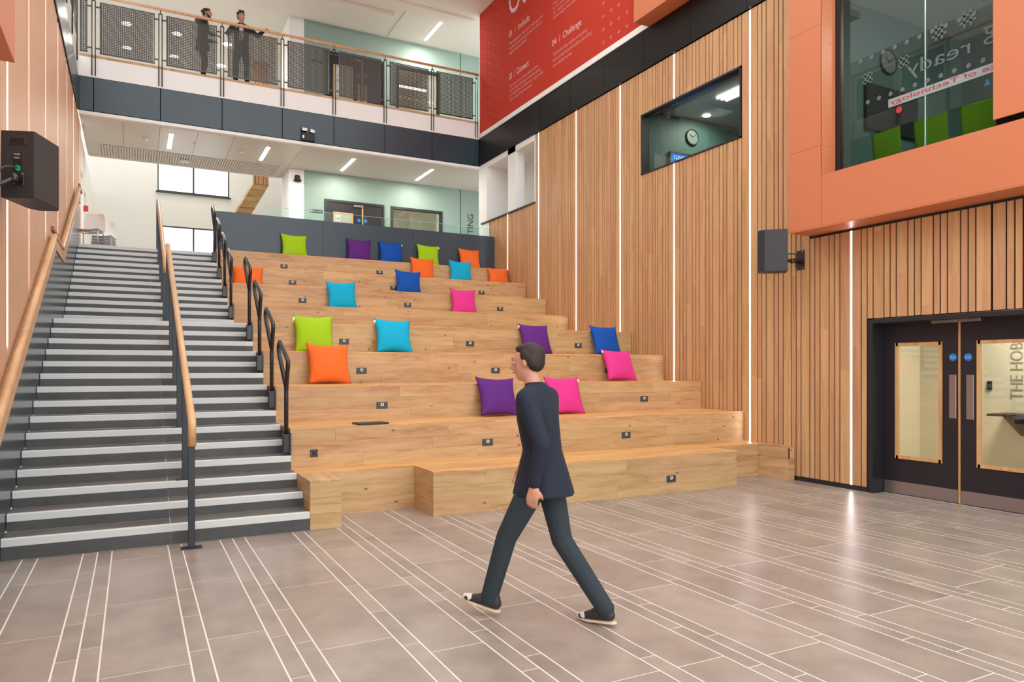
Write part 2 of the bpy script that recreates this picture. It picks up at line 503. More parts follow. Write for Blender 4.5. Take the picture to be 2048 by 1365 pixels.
# cap on the low part of the slatted wall, white wall with two niches above it
box('trim_1', 8.33, 8.62, 14.83, 17.75, 5.487, 5.515, black_trim, kind='structure')
niche = multi('wall_niche', [(8.365, 8.62, 17.43, 17.93, ZF, 7.10), (8.375, 8.62, 17.3, 17.43, ZF, 5.487),
    (8.365, 8.62, 15.80, 16.205, 5.515, 7.10), (8.365, 8.62, 14.83, 17.43, 6.962, 7.10), (8.365, 8.62, 14.80, 14.846, 5.515, 6.962),
    (9.2, 9.3, 14.6, 17.6, 5.4, 7.1), (8.62, 9.3, 17.43, 17.55, 5.4, 7.1), (8.62, 9.3, 14.70, 14.80, 5.4, 7.1), (8.62, 9.3, 14.7, 17.5, 6.97, 7.1), (8.62, 9.3, 14.7, 17.5, 5.4, 5.49)],
    white_paint, kind='structure')

# black fascia panels above the slats, white ledge, red graphic wall
fascia_r = box('trim_2', 8.36, 8.5, 3.0, 17.93, 7.10, 7.832, felt, kind='structure')
fj = [17.89, 17.09, 15.8, 14.54, 13.24, 11.99, 10.71, 9.44, 8.17, 6.9, 5.6, 4.3, 3.0]
for a, b in zip(fj[:-1], fj[1:]):
    box('fascia_panel', 8.343, 8.36, b + .004, a - .004, 7.105, 7.827, black_panel, fascia_r)
ledge_r = box('trim_3', 8.33, 8.6, 3.0, 17.93, 7.835, 7.915, white_paint, kind='structure')
box('shadow_gap_strip', 8.35, 8.6, 3.0, 17.9, 7.915, 7.925, grey_pl, ledge_r)
box('ledge_upstand', 8.345, 8.6, 3.0, 17.9, 7.925, 7.962, white_paint, ledge_r)
box('wall_right_upper', 8.40, 8.6, 3.0, 17.93, 7.962, 11.24, white_paint, kind='structure')

# ---- left wall: fine slats (too narrow to pick apart), light strips, fascia
wall_l = box('wall_left', -1.25, -1.075, 2.0, 19.16, 0, 7.10, felt, kind='structure')
fine = []
y = 2.0
rl = random.Random(5)
ledL = [8.28, 9.84, 11.64, 13.43, 15.17, 16.85, 18.8]
while y < 19.1:
    w = rl.choice([.038, .038, .068])
    if not any(abs(y + w / 2 - l) < .05 for l in ledL):
        fine.append((-1.073, XLW, y, y + w, .02, 7.09))
    y += w + .007
multi('slat_field', fine, cedar_l, wall_l, kind='stuff')
def nose_z(y):            # line of the nosings
    if y < Y0: return .182
    if y <= Y0 + 14 * D: return .182 + (y - Y0) * RISE / D
    if y <= 13.28: return .182 + 14 * RISE
    return min(.182 + 14 * RISE + .15 + (y - 13.28) * RISE / D, ZF)
for i, y in enumerate(ledL):
    z0 = nose_z(y) + 1.12
    led_strip(y, [(z0, 7.085)], -1.066, -1.058, 'white vertical light strip in the left slatted wall, ' + ORD[i] + ' one counted from the camera', 'light strips in the left slatted wall', .006)
fascia_l = box('trim_4', -1.25, -1.04, 2.0, 17.9, 7.10, 7.832, felt, kind='structure')
yy = 2.0
while yy < 17.8:
    y2 = min(yy + 1.28, 17.9)
    box('fascia_panel', -1.04, -1.025, yy + .004, y2 - .004, 7.105, 7.827, dark_panel, fascia_l); yy = y2
box('trim_5', -1.25, -1.03, 2.0, 17.93, 7.835, 8.25, white_paint, kind='structure')

# ---- stairs
stair = empty('staircase', (.3, Y0, 0), 'wide dark tiled staircase with pale nosing strips beside the seating tiers', 'staircase')
XJ = .304
def step_front(k): return Y0 + (k - 1) * D if k <= 15 else 13.28 + (k - 16) * D
for k in range(1, 28):
    yf = step_front(k)
    yn = step_front(k + 1) if k < 27 else yf + D
    zt = .032 + RISE * k
    zb = .032 + RISE * (k - 1) if k > 1 else 0.0
    body = box('step', XL + .004, XS - .004, yf + .012, yn + .012, zb, zt - .0012, grout, stair)
    box('nosing', XL + .004, XS - .003, yf - .004, yf + .052, zt - .066, zt + .001, nosing_m, body, bev=.004)
    for xa, xb in ((XL + .004, XJ - .002), (XJ + .002, XS - .004)):
        box('riser_tile', xa, xb, yf + .001, yf + .012, zb + (.004 if k == 1 else .0), zt - .067, stair_tile, body)
        box('tread_tile', xa, xb, yf + .053, yn - .010, zt - .0012, zt, tread_tile, body)

# ---- upper floor, back panel of the seating, far walls
box('floor_upper', -5.0, 13.0, 17.07, 26.0, 3.7, ZF, upper_fl, kind='structure')
box('floor_stair_head', -1.05, 1.6, 16.78 + .012 + D - .04, 17.07, 3.7, ZF, upper_fl, kind='structure')
box('floor_upper_edge', 1.61, 8.355, 16.956, 17.068, 3.7, ZF, upper_fl, kind='structure')
back = box('wall_seating_back', 1.60, 8.355, 16.965, 17.06, ZF + .001, 5.02, felt, kind='structure')
for a, b in ((1.60, 3.90), (3.90, 6.12), (6.12, 8.355)):
    box('back_panel', a + .003, b - .003, 16.952, 16.965, ZF + .001, 5.03, blue_panel, back)
gb = empty('glass_balustrade', (4.9, 17.02, 5.03), 'low clear glass balustrade on top of the dark panel behind the top row', 'balustrade')
for a, b in ((2.6, 3.93), (3.95, 5.35), (5.37, 6.75), (6.77, 8.34)):
    g = box('glass_pane', a, b, 17.0, 17.012, 5.02, 5.245, glass_bal, gb)
    box('pane_edge', a, b, 16.999, 17.013, 5.242, 5.247, glass_edge, g)

# green wall, two storeys, with openings for the windows
YG = 20.45
def wall_with_hole(name, x0, x1, z0, z1, hole, m, **kw):
    hx0, hx1, hz0, hz1 = hole
    return multi(name, [(x0, hx0, YG, YG + .15, z0, z1), (hx1, x1, YG, YG + .15, z0, z1), (hx0, hx1, YG, YG + .15, z0, hz0), (hx0, hx1, YG, YG + .15, hz1, z1)], m, **kw)
wall_with_hole('wall_back_lower', 4.2, 13.0, ZF, 7.09, (6.75, 8.26, 5.0, 6.30), green_paint, kind='structure')
wall_with_hole('wall_back_upper', 4.2, 13.0, ZBR, 11.285, (6.92, 8.17, 8.9, 10.48), green_paint, kind='structure')
box('trim_6', 8.905, 8.93, YG - .006, YG, ZF, 7.09, teal_paint, kind='structure')
box('trim_7', 8.905, 8.93, YG - .006, YG, ZBR, 11.28, teal_paint, kind='structure')
box('wall_pillar_lower', 3.80, 4.2, YG, 21.6, ZF, 7.09, white_paint, kind='structure')
box('wall_pillar_upper', 3.80, 4.2, YG, 21.6, ZBR, 11.285, white_paint, kind='structure')
# room behind the lower window
multi('wall_back_room', [(4.3, 13.0, 23.5, 23.6, ZF, 7.09), (4.2, 4.3, 20.6, 23.6, ZF, 7.09), (4.2, 13.0, 20.6, 23.6, 7.09, 7.2)], cream, kind='structure')
multi('wall_back_room_upper', [(4.3, 13.0, 23.5, 23.6, ZBR, 11.28), (4.2, 4.3, 20.6, 23.6, ZBR, 11.28)], cream, kind='structure')

# bridge: deck, soffit ceiling, fascia, white edge
deck = box('floor_bridge', -1.03, 13.0, YB + .04, 21.65, 7.20, ZBR, white_paint, kind='structure')
ceil = box('ceiling_lower', -1.03, 13.0, YB + .02, 21.65, 7.12, 7.20, white_ceil, kind='structure')
xs = [-1.0, -.2, .55, 1.35, 2.15, 2.95, 3.75]
for a, b in zip(xs[:-1], xs[1:]):
    box('ceiling_panel', a + .004, b - .004, 18.3, 20.35, 7.095, 7.12, gloss_ceil, ceil)
box('ceiling_panel', 3.754, 12.9, 18.3, 21.6, 7.095, 7.12, white_ceil, ceil)
box('ceiling_margin', -1.0, 12.9, YB + .03, 18.29, 7.09, 7.12, white_ceil, ceil)
box('ceiling_margin', -1.0, 3.746, 21.5, 21.64, 7.09, 7.12, white_ceil, ceil)
multi('ribbed_grille', [(-.75 + i * .062, -.75 + i * .062 + .04, 20.4, 21.45, 7.09, 7.118) for i in range(70)], white_ceil, ceil)
fascia_b = box('trim_8', -1.02, 8.36, YB, YB + .04, 7.10, 7.832, felt, kind='structure')
bx = [-1.02, -.746, .541, 1.821, 3.165, 4.401, 5.703, 6.99, 8.265, 8.343]
for a, b in zip(bx[:-1], bx[1:]):
    box('fascia_panel', a + .006, b - .006, YB - .016, YB, 7.108, 7.826, dark_panel, fascia_b, bev=.004)
box('trim_9', -1.02, 8.36, YB - .03, YB + .1, 7.02, 7.09, white_paint, kind='structure')
edge = box('trim_10', -1.02, 8.36, YB - .01, YB + .04, 7.835, 8.255, white_paint, kind='structure')
yb_ = -1.0
rb = random.Random(2)
while yb_ < 8.3:
    y2 = min(yb_ + rb.choice([.5, .9, 1.1]), 8.34)
    box('deck_edge_board', yb_, y2 - .003, YB - .012, YB + .12, 8.256, 8.31, oak, edge); yb_ = y2

# upper ceiling over the bridge and the atrium edge
ceil_u = box('ceiling_upper', -5.0, 13.0, YB + .25, 26.0, 11.285, 11.4, white_ceil, kind='structure')
box('ceiling_atrium', -1.3, 8.6, 13.2, YB + .25, 11.24, 11.4, white_ceil, kind='structure')
box('ceiling_beam', -1.2, 8.45, YB + .25, YB + .6, 11.18, 11.285, white_ceil, ceil_u)
box('ceiling_bulkhead', 2.6, 6.3, 18.9, 20.1, 11.17, 11.285, white_ceil, ceil_u)
box('ceiling_tray', 6.55, 8.9, 18.5, 20.3, 11.262, 11.285, white_ceil, ceil_u)

# far end: white wall with two tall windows, side walls
far = multi('wall_far', [(-5.0, .70, 26.0, 26.2, ZF, 11.3), (2.87, 4.6, 26.0, 26.2, ZF, 11.3), (.70, 2.87, 26.0, 26.2, 6.23, 7.33), (.70, 2.87, 26.0, 26.2, 9.2, 11.3)], white_paint, kind='structure')
multi('wall_far_side', [(4.6, 4.75, 21.7, 22.0, ZF, 11.3), (4.6, 4.75, 25.8, 26.0, ZF, 11.3), (4.6, 4.75, 22.0, 25.8, ZF, 5.3), (4.6, 4.75, 22.0, 25.8, 11.0, 11.3)], white_paint, kind='structure')
multi('wall_left_upper', [(-1.25, -1.09, 19.17, 19.75, ZF, 7.1), (-1.25, -1.09, 20.7, 21.2, ZF, 7.1), (-1.25, -1.09, 21.9, 26.0, ZF, 7.1), (-1.25, -1.09, 19.75, 20.7, 6.3, 7.1), (-1.25, -1.09, 21.2, 21.9, 6.1, 7.1), (-2.2, -2.1, 19.1, 26.0, ZF, 7.1)], white_paint, kind='structure')
box('wall_gallery_left', -4.2, -4.0, 2.0, 26.0, 7.8, 11.4, white_paint, kind='structure')
def far_window(name, x0, x1, z0, z1, mull, kind='structure'):
    w = empty(name, ((x0 + x1) / 2, 26.05, z0), kind='structure')
    fm = multi('window_frame', [(x0, x1, 26.02, 26.08, z0, z0 + .05), (x0, x1, 26.02, 26.08, z1 - .04, z1), (x0, x0 + .04, 26.02, 26.08, z0, z1), (x1 - .04, x1, 26.02, 26.08, z0, z1), (mull - .025, mull + .025, 26.02, 26.08, z0, z1)], black_trim if 0 else grey_pl, w)
    box('window_sill', x0 - .05, x1 + .05, 25.93, 26.05, z0 - .04, z0, grey_pl, w)
    for a, b in ((x0 + .04, mull - .025), (mull + .025, x1 - .04)):
        box('window_pane', a, b, 26.045, 26.052, z0 + .05, z1 - .04, glass_clear, w)
far_window('window_1', .70, 2.87, 7.33, 9.2, 1.77)
far_window('window_2', .70, 2.87, ZF + .01, 6.23, 1.77)
w3 = empty('window_3', (4.66, 23.9, 5.4), kind='structure')
multi('window_frame', [(4.64, 4.70, 22.0, 25.8, 5.3, 5.36), (4.64, 4.70, 22.0, 22.06, 5.3, 11.0), (4.64, 4.70, 25.74, 25.8, 5.3, 11.0), (4.64, 4.70, 23.86, 23.92, 5.3, 11.0)], white_paint, w3)
for a, b in ((22.06, 23.86), (23.92, 25.74)): box('window_pane', 4.665, 4.672, a, b, 5.36, 11.0, glass_clear, w3)

# slatted soffit of a further stair seen beyond the upper floor
fs = empty('far_stair', (3.3, 24.0, 6.2), 'pale timber boarded underside of another stair in the far white space', 'staircase')
for i in range(9):
    t0, t1 = i / 9, (i + 1) / 9
    za, zb_ = 7.42 - 1.6 * t0, 7.42 - 1.6 * t1
    xa = 3.36 - .85 * t0; xb = 3.83 - .85 * t0
    ya, yb2 = 24.0, 24.0
    mesh('soffit_board', [(xa, 24.0 + t0 * .6, za), (xb, 24.0 + t0 * .6, za), (xb - .094, 24.0 + t1 * .6, zb_ + .01), (xa - .094, 24.0 + t1 * .6, zb_ + .01),
                          (xa, 24.9 + t0 * .6, za + .1), (xb, 24.9 + t0 * .6, za + .1), (xb - .094, 24.9 + t1 * .6, zb_ + .11), (xa - .094, 24.9 + t1 * .6, zb_ + .11)],
         [(0, 1, 2, 3), (7, 6, 5, 4), (0, 4, 5, 1), (3, 2, 6, 7), (0, 3, 7, 4), (1, 5, 6, 2)], oak, fs, origin=(xa, 24, za))
for x, w in ((3.36, .05), (3.43, .08), (3.525, .13), (3.67, .07), (3.755, .07)):
    box('slat', x, x + w, 24.0, 24.05, 7.43, 11.284, cedar, fs)
box('slat_backing', 3.36, 3.83, 24.05, 24.08, 7.43, 11.284, felt, fs)

# ---- left parapet of the stair, its timber capping, the recess trim on the slatted wall
py0, py1 = 5.2, 19.1
knee = [(py0, .0), (Y0 + 14 * D + .38, None), (13.28 + .10, None)]
ya_, yb_, zl = 12.056, 13.385, 3.262
sl = RISE / D
def par_z(y):
    if y <= ya_: return zl - (ya_ - y) * sl
    if y <= yb_: return zl
    return zl + (y - yb_) * sl
ytop = 17.05
poly = [(5.6, 0.0), (5.6, par_z(5.6)), (ya_, zl), (yb_, zl), (ytop, par_z(ytop)), (ytop, 3.6), (8.0, 0.0)]
poly = [(5.6, 0.0), (5.6, max(par_z(5.6), .25)), (ya_, zl), (yb_, zl), (ytop, par_z(ytop)), (ytop, 0.0)]
prism('wall_parapet', poly, 'x', XLW + .001, XL, plain('parapet_gloss', srgb(54, 64, 64), .20, spec=.9), kind='structure')
def band(o0, o1, pts):
    return [(y, z + o0) for y, z in pts] + [(y, z + o1) for y, z in reversed(pts)]
prof = [(5.6, par_z(5.6)), (ya_, zl), (yb_, zl), (ytop, par_z(ytop)), (17.4, par_z(ytop))]
hr_l = empty('wall_handrail', (-.98, 11.0, 2.0), 'long timber handrail capping the dark parapet on the left of the stairs', 'handrail')
prism('capping_board', band(.005, .145, prof), 'x', XLW + .002, XL + .012, ash_rail, hr_l)
tube('rail', rounded([(-.985, y, z + .185) for y, z in [(5.6, par_z(5.6)), (ya_ - .22, par_z(ya_ - .22)), (ya_ + .0, zl + .02), (yb_ - .18, zl + .02), (yb_ + .0, zl + .06), (17.3, par_z(17.3))]], .05), .038, ash_rail, hr_l, sides=14)
box('recess_trim', XLW - .005, XLW + .035, 12.35, 13.80, 3.60, 3.655, copper_strip, hr_l)
box('recess_trim', XLW - .005, XLW + .035, 18.27, 19.1, 5.56, 5.61, copper_strip, hr_l)

# ---- tiered oak seating
seat = empty('tiered_seating', (4.9, 7.3, 0), 'stepped oak seating with nine long tiers filling the middle of the hall', 'seating')
rp = random.Random(11)
def plank_rows(parent, x0, x1, y0, z0, z1, rows, yoff=.02):
    """vertical front face made of horizontal planks"""
    h = (z1 - z0) / rows
    for r in range(rows):
        x = x0
        first = True
        while x < x1 - .01:
            l = rp.uniform(.5, 1.9) if first else rp.uniform(1.2, 2.1)
            first = False
            xe = x + l
            if x1 - xe < .45: xe = x1
            box('plank', x + .0008, min(xe, x1) - .0008, y0, y0 + yoff, z0 + r * h + (.0005 if r else 0), z0 + (r + 1) * h - .0005, oak, parent)
            x = xe
def top_rows(parent, x0, x1, y0, y1, z, rows, th=.018):
    h = (y1 - y0) / rows
    for r in range(rows):
        x = x0; first = True
        while x < x1 - .01:
            l = rp.uniform(.6, 1.8) if first else rp.uniform(1.4, 2.2); first = False
            xe = x + l
            if x1 - xe < .45: xe = x1
            box('top_plank', x + .0006, min(xe, x1) - .0006, y0 + r * h + .0006, y0 + (r + 1) * h - .0006, z - th, z, oak_top, parent)
            x = xe
def side_planks(parent, xf, x1, y0, y1, z0, z1, rows=3):
    h = (z1 - z0) / rows
    for r in range(rows):
        box('side_plank', xf, x1, y0, y1, z0 + r * h + .001, z0 + (r + 1) * h - .001, oak_y, parent)
# lowest tier: back strip, left block, projecting bench, right return
t1 = multi('seat_tier', [(XS + .002, XE, 7.88, 8.25, 0.0, .464), (XS + .012, 1.834, 7.245, 7.88, 0.0, .464), (2.876, 7.228, 7.30, 7.88, 0.0, .464), (8.27, XE, 7.30, 7.88, 0.0, .464)], oak_core, seat)
plank_rows(t1, 1.852, 2.856, 7.86, 0.0, .464, 3)
plank_rows(t1, 7.248, 8.257, 7.86, 0.0, .464, 3)
plank_rows(t1, 2.856, 7.248, 7.28, 0.0, .464, 3)
for r, (a, b) in enumerate(((0, .155), (.155, .31), (.31, .464))):
    box('plank', XS, 1.852, 7.2246, 7.2446, a + .001, b - .001, oak, t1)
    box('side_plank', 1.834, 1.852, 7.2446, 7.86, a + .001, b - .001, oak_y, t1)
    box('side_plank', XS - .001, XS + .012, 7.2446, 8.18, a + .001, b - .001, oak_y, t1)
    box('side_plank', 2.856, 2.876, 7.30, 7.86, a + .001, b - .001, oak_y, t1)
    box('side_plank', 7.228, 7.248, 7.30, 7.86, a + .001, b - .001, oak_y, t1)
    box('side_plank', 8.257, 8.27, 7.28, 7.86, a + .001, b - .001, oak_y, t1)
    box('plank', 8.257, XE, 7.28, 7.30, a + .001, b - .001, oak, t1)
top_rows(t1, XS, XE, 7.86, 8.25, TZ(1), 3)
top_rows(t1, 2.854, 7.25, 7.278, 7.86, TZ(1), 4)
for i in range(3):
    box('top_plank', XS + i * .103, XS + (i + 1) * .103 - .0008, 7.2226, 7.86, TZ(1) - .018, TZ(1), oak_y, t1)
box('top_plank', 8.255, XE, 7.278, 7.86, TZ(1) - .018, TZ(1), oak_y, t1)
for n in range(2, 10):
    y0, y1 = TY[n], TY[n + 1]
    z0, z1 = TZ(n - 1), TZ(n)
    c = box('seat_tier', XS + .002, XE - .002, y0 + .02, y1, z0, z1 - .018, oak_core, seat)
    plank_rows(c, XS, XE, y0, z0, z1 - .018, 3)
    top_rows(c, XS, XE, y0 - .002, y1, z1, {2: 6, 3: 3}.get(n, 2))

# ---- orange cladding boxes
def orange_panels(parent, face_x, thick, ys, zs, skip=()):
    for i, (a, b) in enumerate(zip(ys[:-1], ys[1:])):
        for j, (c, d) in enumerate(zip(zs[:-1], zs[1:])):
            if (i, j) in skip: continue
            box('cladding_panel', min(face_x, face_x + thick), max(face_x, face_x + thick), a + .0015, b - .0015, c + .0015, d - .0015, orange_panel, parent)
XB = 7.928
ob = box('wall_orange_bay', XB + .03, 8.19, 6.48, 6.985, 3.47, 8.2, felt, kind='structure')
orange_panels(ob, XB, .028, [6.474, 7.0], [3.446, 4.502, 6.077, 8.2])                       # far jamb
orange_panels(ob, XB, .028, [2.2, 4.355], [4.18, 5.8, 8.2])                                 # near panels
orange_panels(ob, XB, .028, [2.2, 6.47], [3.446, 4.112])                                    # spandrel
for c, d in ((3.446, 4.502), (4.502, 6.077), (6.077, 8.2)):
    box('end_panel', XB + .03, 8.36, 6.988, 7.0, c + .001, d - .001, orange_panel, ob)
for c, d in ((4.115, 4.502), (4.502, 6.077), (6.077, 8.2)):
    rvp = box('reveal_panel', XB + .0, 8.19, 6.470, 6.482, c + .001, d - .001, orange_panel, ob)
box('sill_panel', XB + .03, 8.22, 2.2, 6.47, 4.09, 4.112, orange_panel, ob)
box('soffit_panel', XB + .001, 8.40, 2.2, 6.998, 3.432, 3.446, orange_panel, ob)
box('spandrel_core', XB + .03, 8.36, 2.2, 6.97, 3.45, 4.08, felt, ob)
box('near_core', XB + .03, 8.36, 2.2, 4.34, 4.12, 8.2, felt, ob)
for z in (4.35, 4.62, 5.25, 5.85, 6.2):
    for xx in (8.06, ):
        disc('rivet', (xx + .02, 6.470, z), .008, -.004, (0, 1, 0), copper_strip, ob, sides=8)
box('shadow_track', 8.36, 8.398, 2.2, 6.99, 3.402, 3.432, black_trim, ob)
# glazing of the bay
w4 = empty('window_4', (8.2, 5.4, 4.1), kind='structure')
multi('window_frame', [(8.20, 8.26, 6.40, 6.482, 4.1, 8.2), (8.20, 8.26, 2.2, 6.48, 4.085, 4.112)], black_trim, w4)
for a, b in ((5.26, 6.40), (3.9, 5.245), (2.2, 3.885)):
    g = box('window_pane', 8.20, 8.212, a, b, 4.112, 8.2, glass_tint, w4)
    box('pane_edge', 8.199, 8.2135, a - .0025, a + .0025, 4.112, 8.2, glass_edge, g)
for y in (6.02, 5.95, 5.06, 4.96, 4.36, 4.30):
    box('glazing_clip', 8.17, 8.20, y - .012, y + .012, 4.11, 4.15, white_pl, w4)
# upper bay and left bay
ob2 = box('wall_orange_bay_upper', 8.02, 8.42, 3.0, 10.545, 7.85, 11.2, felt, kind='structure')
orange_panels(ob2, 8.005, .014, [3.0, 6.2, 8.4, 10.555], [7.834, 9.4, 11.2])
box('soffit_panel', 8.006, 8.40, 3.0, 10.553, 7.834, 7.848, orange_panel, ob2)
box('end_panel', 8.02, 8.40, 10.545, 10.555, 7.85, 11.2, orange_panel, ob2)
ob3 = box('wall_orange_bay_left', -1.04, -.65, 1.6, 5.275, 3.46, 7.0, felt, kind='structure')
orange_panels(ob3, -.648, .014, [1.6, 3.4, 5.286], [3.446, 4.9, 7.0])
box('soffit_panel', -1.04, -.634, 1.6, 5.286, 3.446, 3.46, orange_panel, ob3)
box('end_panel', -1.04, -.648, 5.275, 5.286, 3.46, 7.0, orange_panel, ob3)

# ---- double door on the right
d1 = empty('door_1', (8.5, 5.08, 0), kind='structure')
multi('door_frame', [(8.36, 8.64, 6.05, 6.118, 0, 2.222), (8.36, 8.64, 4.02, 4.085, 0, 2.222), (8.36, 8.64, 4.085, 6.05, 2.168, 2.222)], black_trim, d1)
def leaf(ya, yb, gy0, gy1, plate_y, disc_y):
    # leaf with a glazed opening
    lf = multi('door_leaf', [(8.58, 8.63, ya, gy0, .006, 2.165), (8.58, 8.63, gy1, yb, .006, 2.165), (8.58, 8.63, gy0, gy1, .006, .465), (8.58, 8.63, gy0, gy1, 1.905, 2.165)], door_paint, d1)
    multi('glazing_bead', [(8.566, 8.60, gy0 - .012, gy0 + .028, .455, 1.915), (8.566, 8.60, gy1 - .028, gy1 + .012, .455, 1.915), (8.566, 8.60, gy0, gy1, .455, .495), (8.566, 8.60, gy0, gy1, 1.875, 1.915)], bead, lf)
    box('vision_pane', 8.598, 8.606, gy0 + .02, gy1 - .02, .48, 1.89, glass_clear, lf)
    box('kick_plate', 8.576, 8.581, ya + .006, yb - .006, .012, .165, steel, lf)
    box('push_plate', 8.574, 8.581, plate_y - .042, plate_y + .042, 1.002, 1.52, steel, lf, bev=.003)
    s = disc('fire_door_sign', (8.5805, disc_y, 1.726), .045, -.003, (1, 0, 0), sign_blue, lf, sides=28)
    text('sign_lettering', 'Fire door\nkeep shut', (8.5765, disc_y + .033, 1.707), (0, -1, 0), (0, 0, 1), .066, .036, white_pl, lf)
    return lf
lf1 = leaf(5.095, 6.048, 5.299, 5.876, 5.165, 5.161)
lf2 = leaf(4.09, 5.072, 4.30, 4.872, 4.965, 4.985)
box('edge_strip', 8.572, 8.634, 5.084, 5.0945, .01, 2.16, bead, lf1)
box('edge_strip', 8.572, 8.634, 5.0725, 5.083, .01, 2.16, bead, lf2)
box('door_closer', 8.52, 8.58, 5.10, 5.39, 2.135, 2.185, steel, lf1, bev=.004)
box('door_closer', 8.52, 8.58, 4.82, 5.092, 2.135, 2.185, steel, lf2, bev=.004)
# lobby beyond the door
multi('wall_lobby', [(10.4, 10.5, 2.0, 8.2, 0, 2.9), (8.55, 10.5, 6.75, 6.85, 0, 2.9), (8.55, 10.5, 1.6, 1.7, 0, 2.9), (8.55, 10.5, 1.6, 6.8, 2.9, 3.0)], cream, kind='structure')
box('floor_lobby', 8.56, 10.5, 1.6, 6.8, -.25, -.001, carpet, kind='structure')
lamp_l = empty('lobby_ceiling_light', (9.6, 4.6, 2.88), 'square warm ceiling light in the lobby behind the dark double door', 'ceiling light')
box('diffuser', 9.3, 9.9, 4.3, 5.0, 2.86, 2.9, lamp_m, lamp_l)
LATE = [('lobby_lamp', (9.6, 4.65, 2.84), .6, .7, 30, lamp_l)]
shelf = empty('wall_shelf', (10.2, 5.5, .9), 'dark folded flap shelf on brackets on the cream lobby wall', 'shelf')
box('shelf_top', 9.95, 10.4, 4.6, 5.55, .97, 1.0, black_pl, shelf, bev=.004)
prism('shelf_bracket', [(9.98, .965), (10.395, .965), (10.395, .70)], 'y', 5.3, 5.36, black_pl, shelf)
prism('shelf_bracket', [(9.98, .965), (10.395, .965), (10.395, .70)], 'y', 4.8, 4.86, black_pl, shelf)
lt = text('wall_lettering', 'THE HOB', (10.395, 5.33, 1.18), (0, 0, 1), (0, 1, 0), .76, .16, plain('faint_lettering', srgb(150, 144, 128), .6))
tag(lt, 'grey vertical lettering THE HOB on the cream lobby wall', 'lettering')
cr = box('card_reader', 10.37, 10.40, 5.72, 5.78, 1.30, 1.42, black_pl, label='small black card reader on the cream lobby wall left of the lettering', cat='card reader', bev=.005)

# ---- window in the slatted wall and the room behind it
w5 = empty('window_5', (8.42, 9.55, 5.18), kind='structure')
multi('window_frame', [(8.352, 8.52, WIN[0], WIN[1], WIN[2], WIN[2] + .022), (8.352, 8.52, WIN[0], WIN[1], WIN[3] - .03, WIN[3]), (8.352, 8.52, WIN[0], WIN[0] + .03, WIN[2], WIN[3]), (8.352, 8.52, WIN[1] - .035, WIN[1], WIN[2], WIN[3])], black_trim, w5)
box('window_pane', 8.49, 8.498, WIN[0] + .03, WIN[1] - .035, WIN[2] + .022, WIN[3] - .03, glass_tint, w5)
multi('wall_upper_room', [(12.6, 12.7, 7.2, 11.3, 3.9, 6.7), (8.55, 12.7, 11.2, 11.3, 3.9, 6.7)], teal_paint, kind='structure')
multi('ceiling_upper_room', [(8.55, 12.7, 7.2, 11.3, 6.6, 6.7)], gloss_ceil, kind='structure')
multi('floor_upper_room', [(8.55, 12.7, 7.2, 11.3, 3.8, 3.9)], carpet, kind='structure')
clock_m = plain('clock_face', srgb(104, 112, 106), .5)
def clock(name, c, axis, r, label):
    c = Vector(c); a = Vector(axis)
    t = empty(name, c, label, 'clock')
    disc('clock_face', c, r, .02, a, clock_m, t, sides=32)
    ring = []
    u = Vector((0, 0, 1)); s = a.cross(u)
    tube('clock_rim', [c + a * .022 + (u * math.cos(k * PI / 16) + s * math.sin(k * PI / 16)) * r for k in range(32)], .014, black_pl, t, sides=8, closed=True)
    for ang, l in ((.9, .55), (-1.0, .75)):
        tube('clock_hand', [c + a * .026, c + a * .026 + (u * math.cos(ang) + s * math.sin(ang)) * r * l], .006, black_pl, t, sides=6)
clock('wall_clock', (9.93, 11.195, 6.23), (0, -1, 0), .15, 'round wall clock seen through the window in the slatted wall')
scr = empty('display_screen', (9.9, 11.15, 5.1), 'blue lit display screen low in the window of the slatted wall', 'screen')
box('screen_panel', 9.33, 10.6, 11.15, 11.19, 5.1, 5.86, black_pl, scr)
box('screen_face', 9.36, 10.57, 11.145, 11.151, 5.13, 5.83, screen_m, scr)
text('screen_lettering', 'CLEVERTOUCH', (9.42, 11.14, 5.72), (1, 0, 0), (0, 0, 1), .60, .07, emit('screen_text', (.6, .85, 1, 1), 1.2), scr)
for i, (a, b) in enumerate(((9.55, 9.59), (9.66, 9.70), (9.77, 9.81))):
    tag(box('ceiling_tube_light', a, b, 8.9, 10.1, 6.575, 6.6, lamp_m), 'slim bright ceiling tube seen through the slatted wall window, ' + ['left', 'middle', 'right'][i] + ' of three', 'ceiling light', 'ceiling tubes in the upper room')
dl = empty('downlight', (10.05, 10.9, 6.59), 'round downlight in the room behind the slatted wall window', 'downlight')
disc('lens', (10.05, 10.9, 6.585), .07, .014, (0, 0, 1), lamp_m, dl, sides=24)
LATE.append(('room_lamp', (10.05, 10.6, 6.56), .4, .4, 22, dl))

# ---- room behind the orange bay window
multi('wall_bay_room', [(12.0, 12.1, .5, 7.2, 3.45, 7.05), (8.53, 12.1, 7.08, 7.18, 3.45, 7.05)], teal_paint, kind='structure')
box('ceiling_bay_room', 8.40, 12.1, .5, 7.2, 6.95, 7.05, gloss_ceil, kind='structure')
box('floor_bay_room', 8.40, 12.1, .5, 7.18, 3.62, 3.66, carpet, kind='structure')
br = empty('bay_fill_light', (10.2, 4.5, 6.93), 'added fill light on the ceiling of the meeting room behind the orange bay', 'ceiling light')  # out-of-view lamp, added to brighten the room and its chairs
box('diffuser', 9.9, 10.5, 4.2, 4.8, 6.92, 6.95, lamp_m, br)
LATE.append(('bay_fill_lamp', (10.2, 4.5, 6.9), .6, .6, 40, br))
clock('wall_clock', (10.118, 7.075, 6.23), (0, -1, 0), .18, 'round wall clock behind the glass of the orange bay')
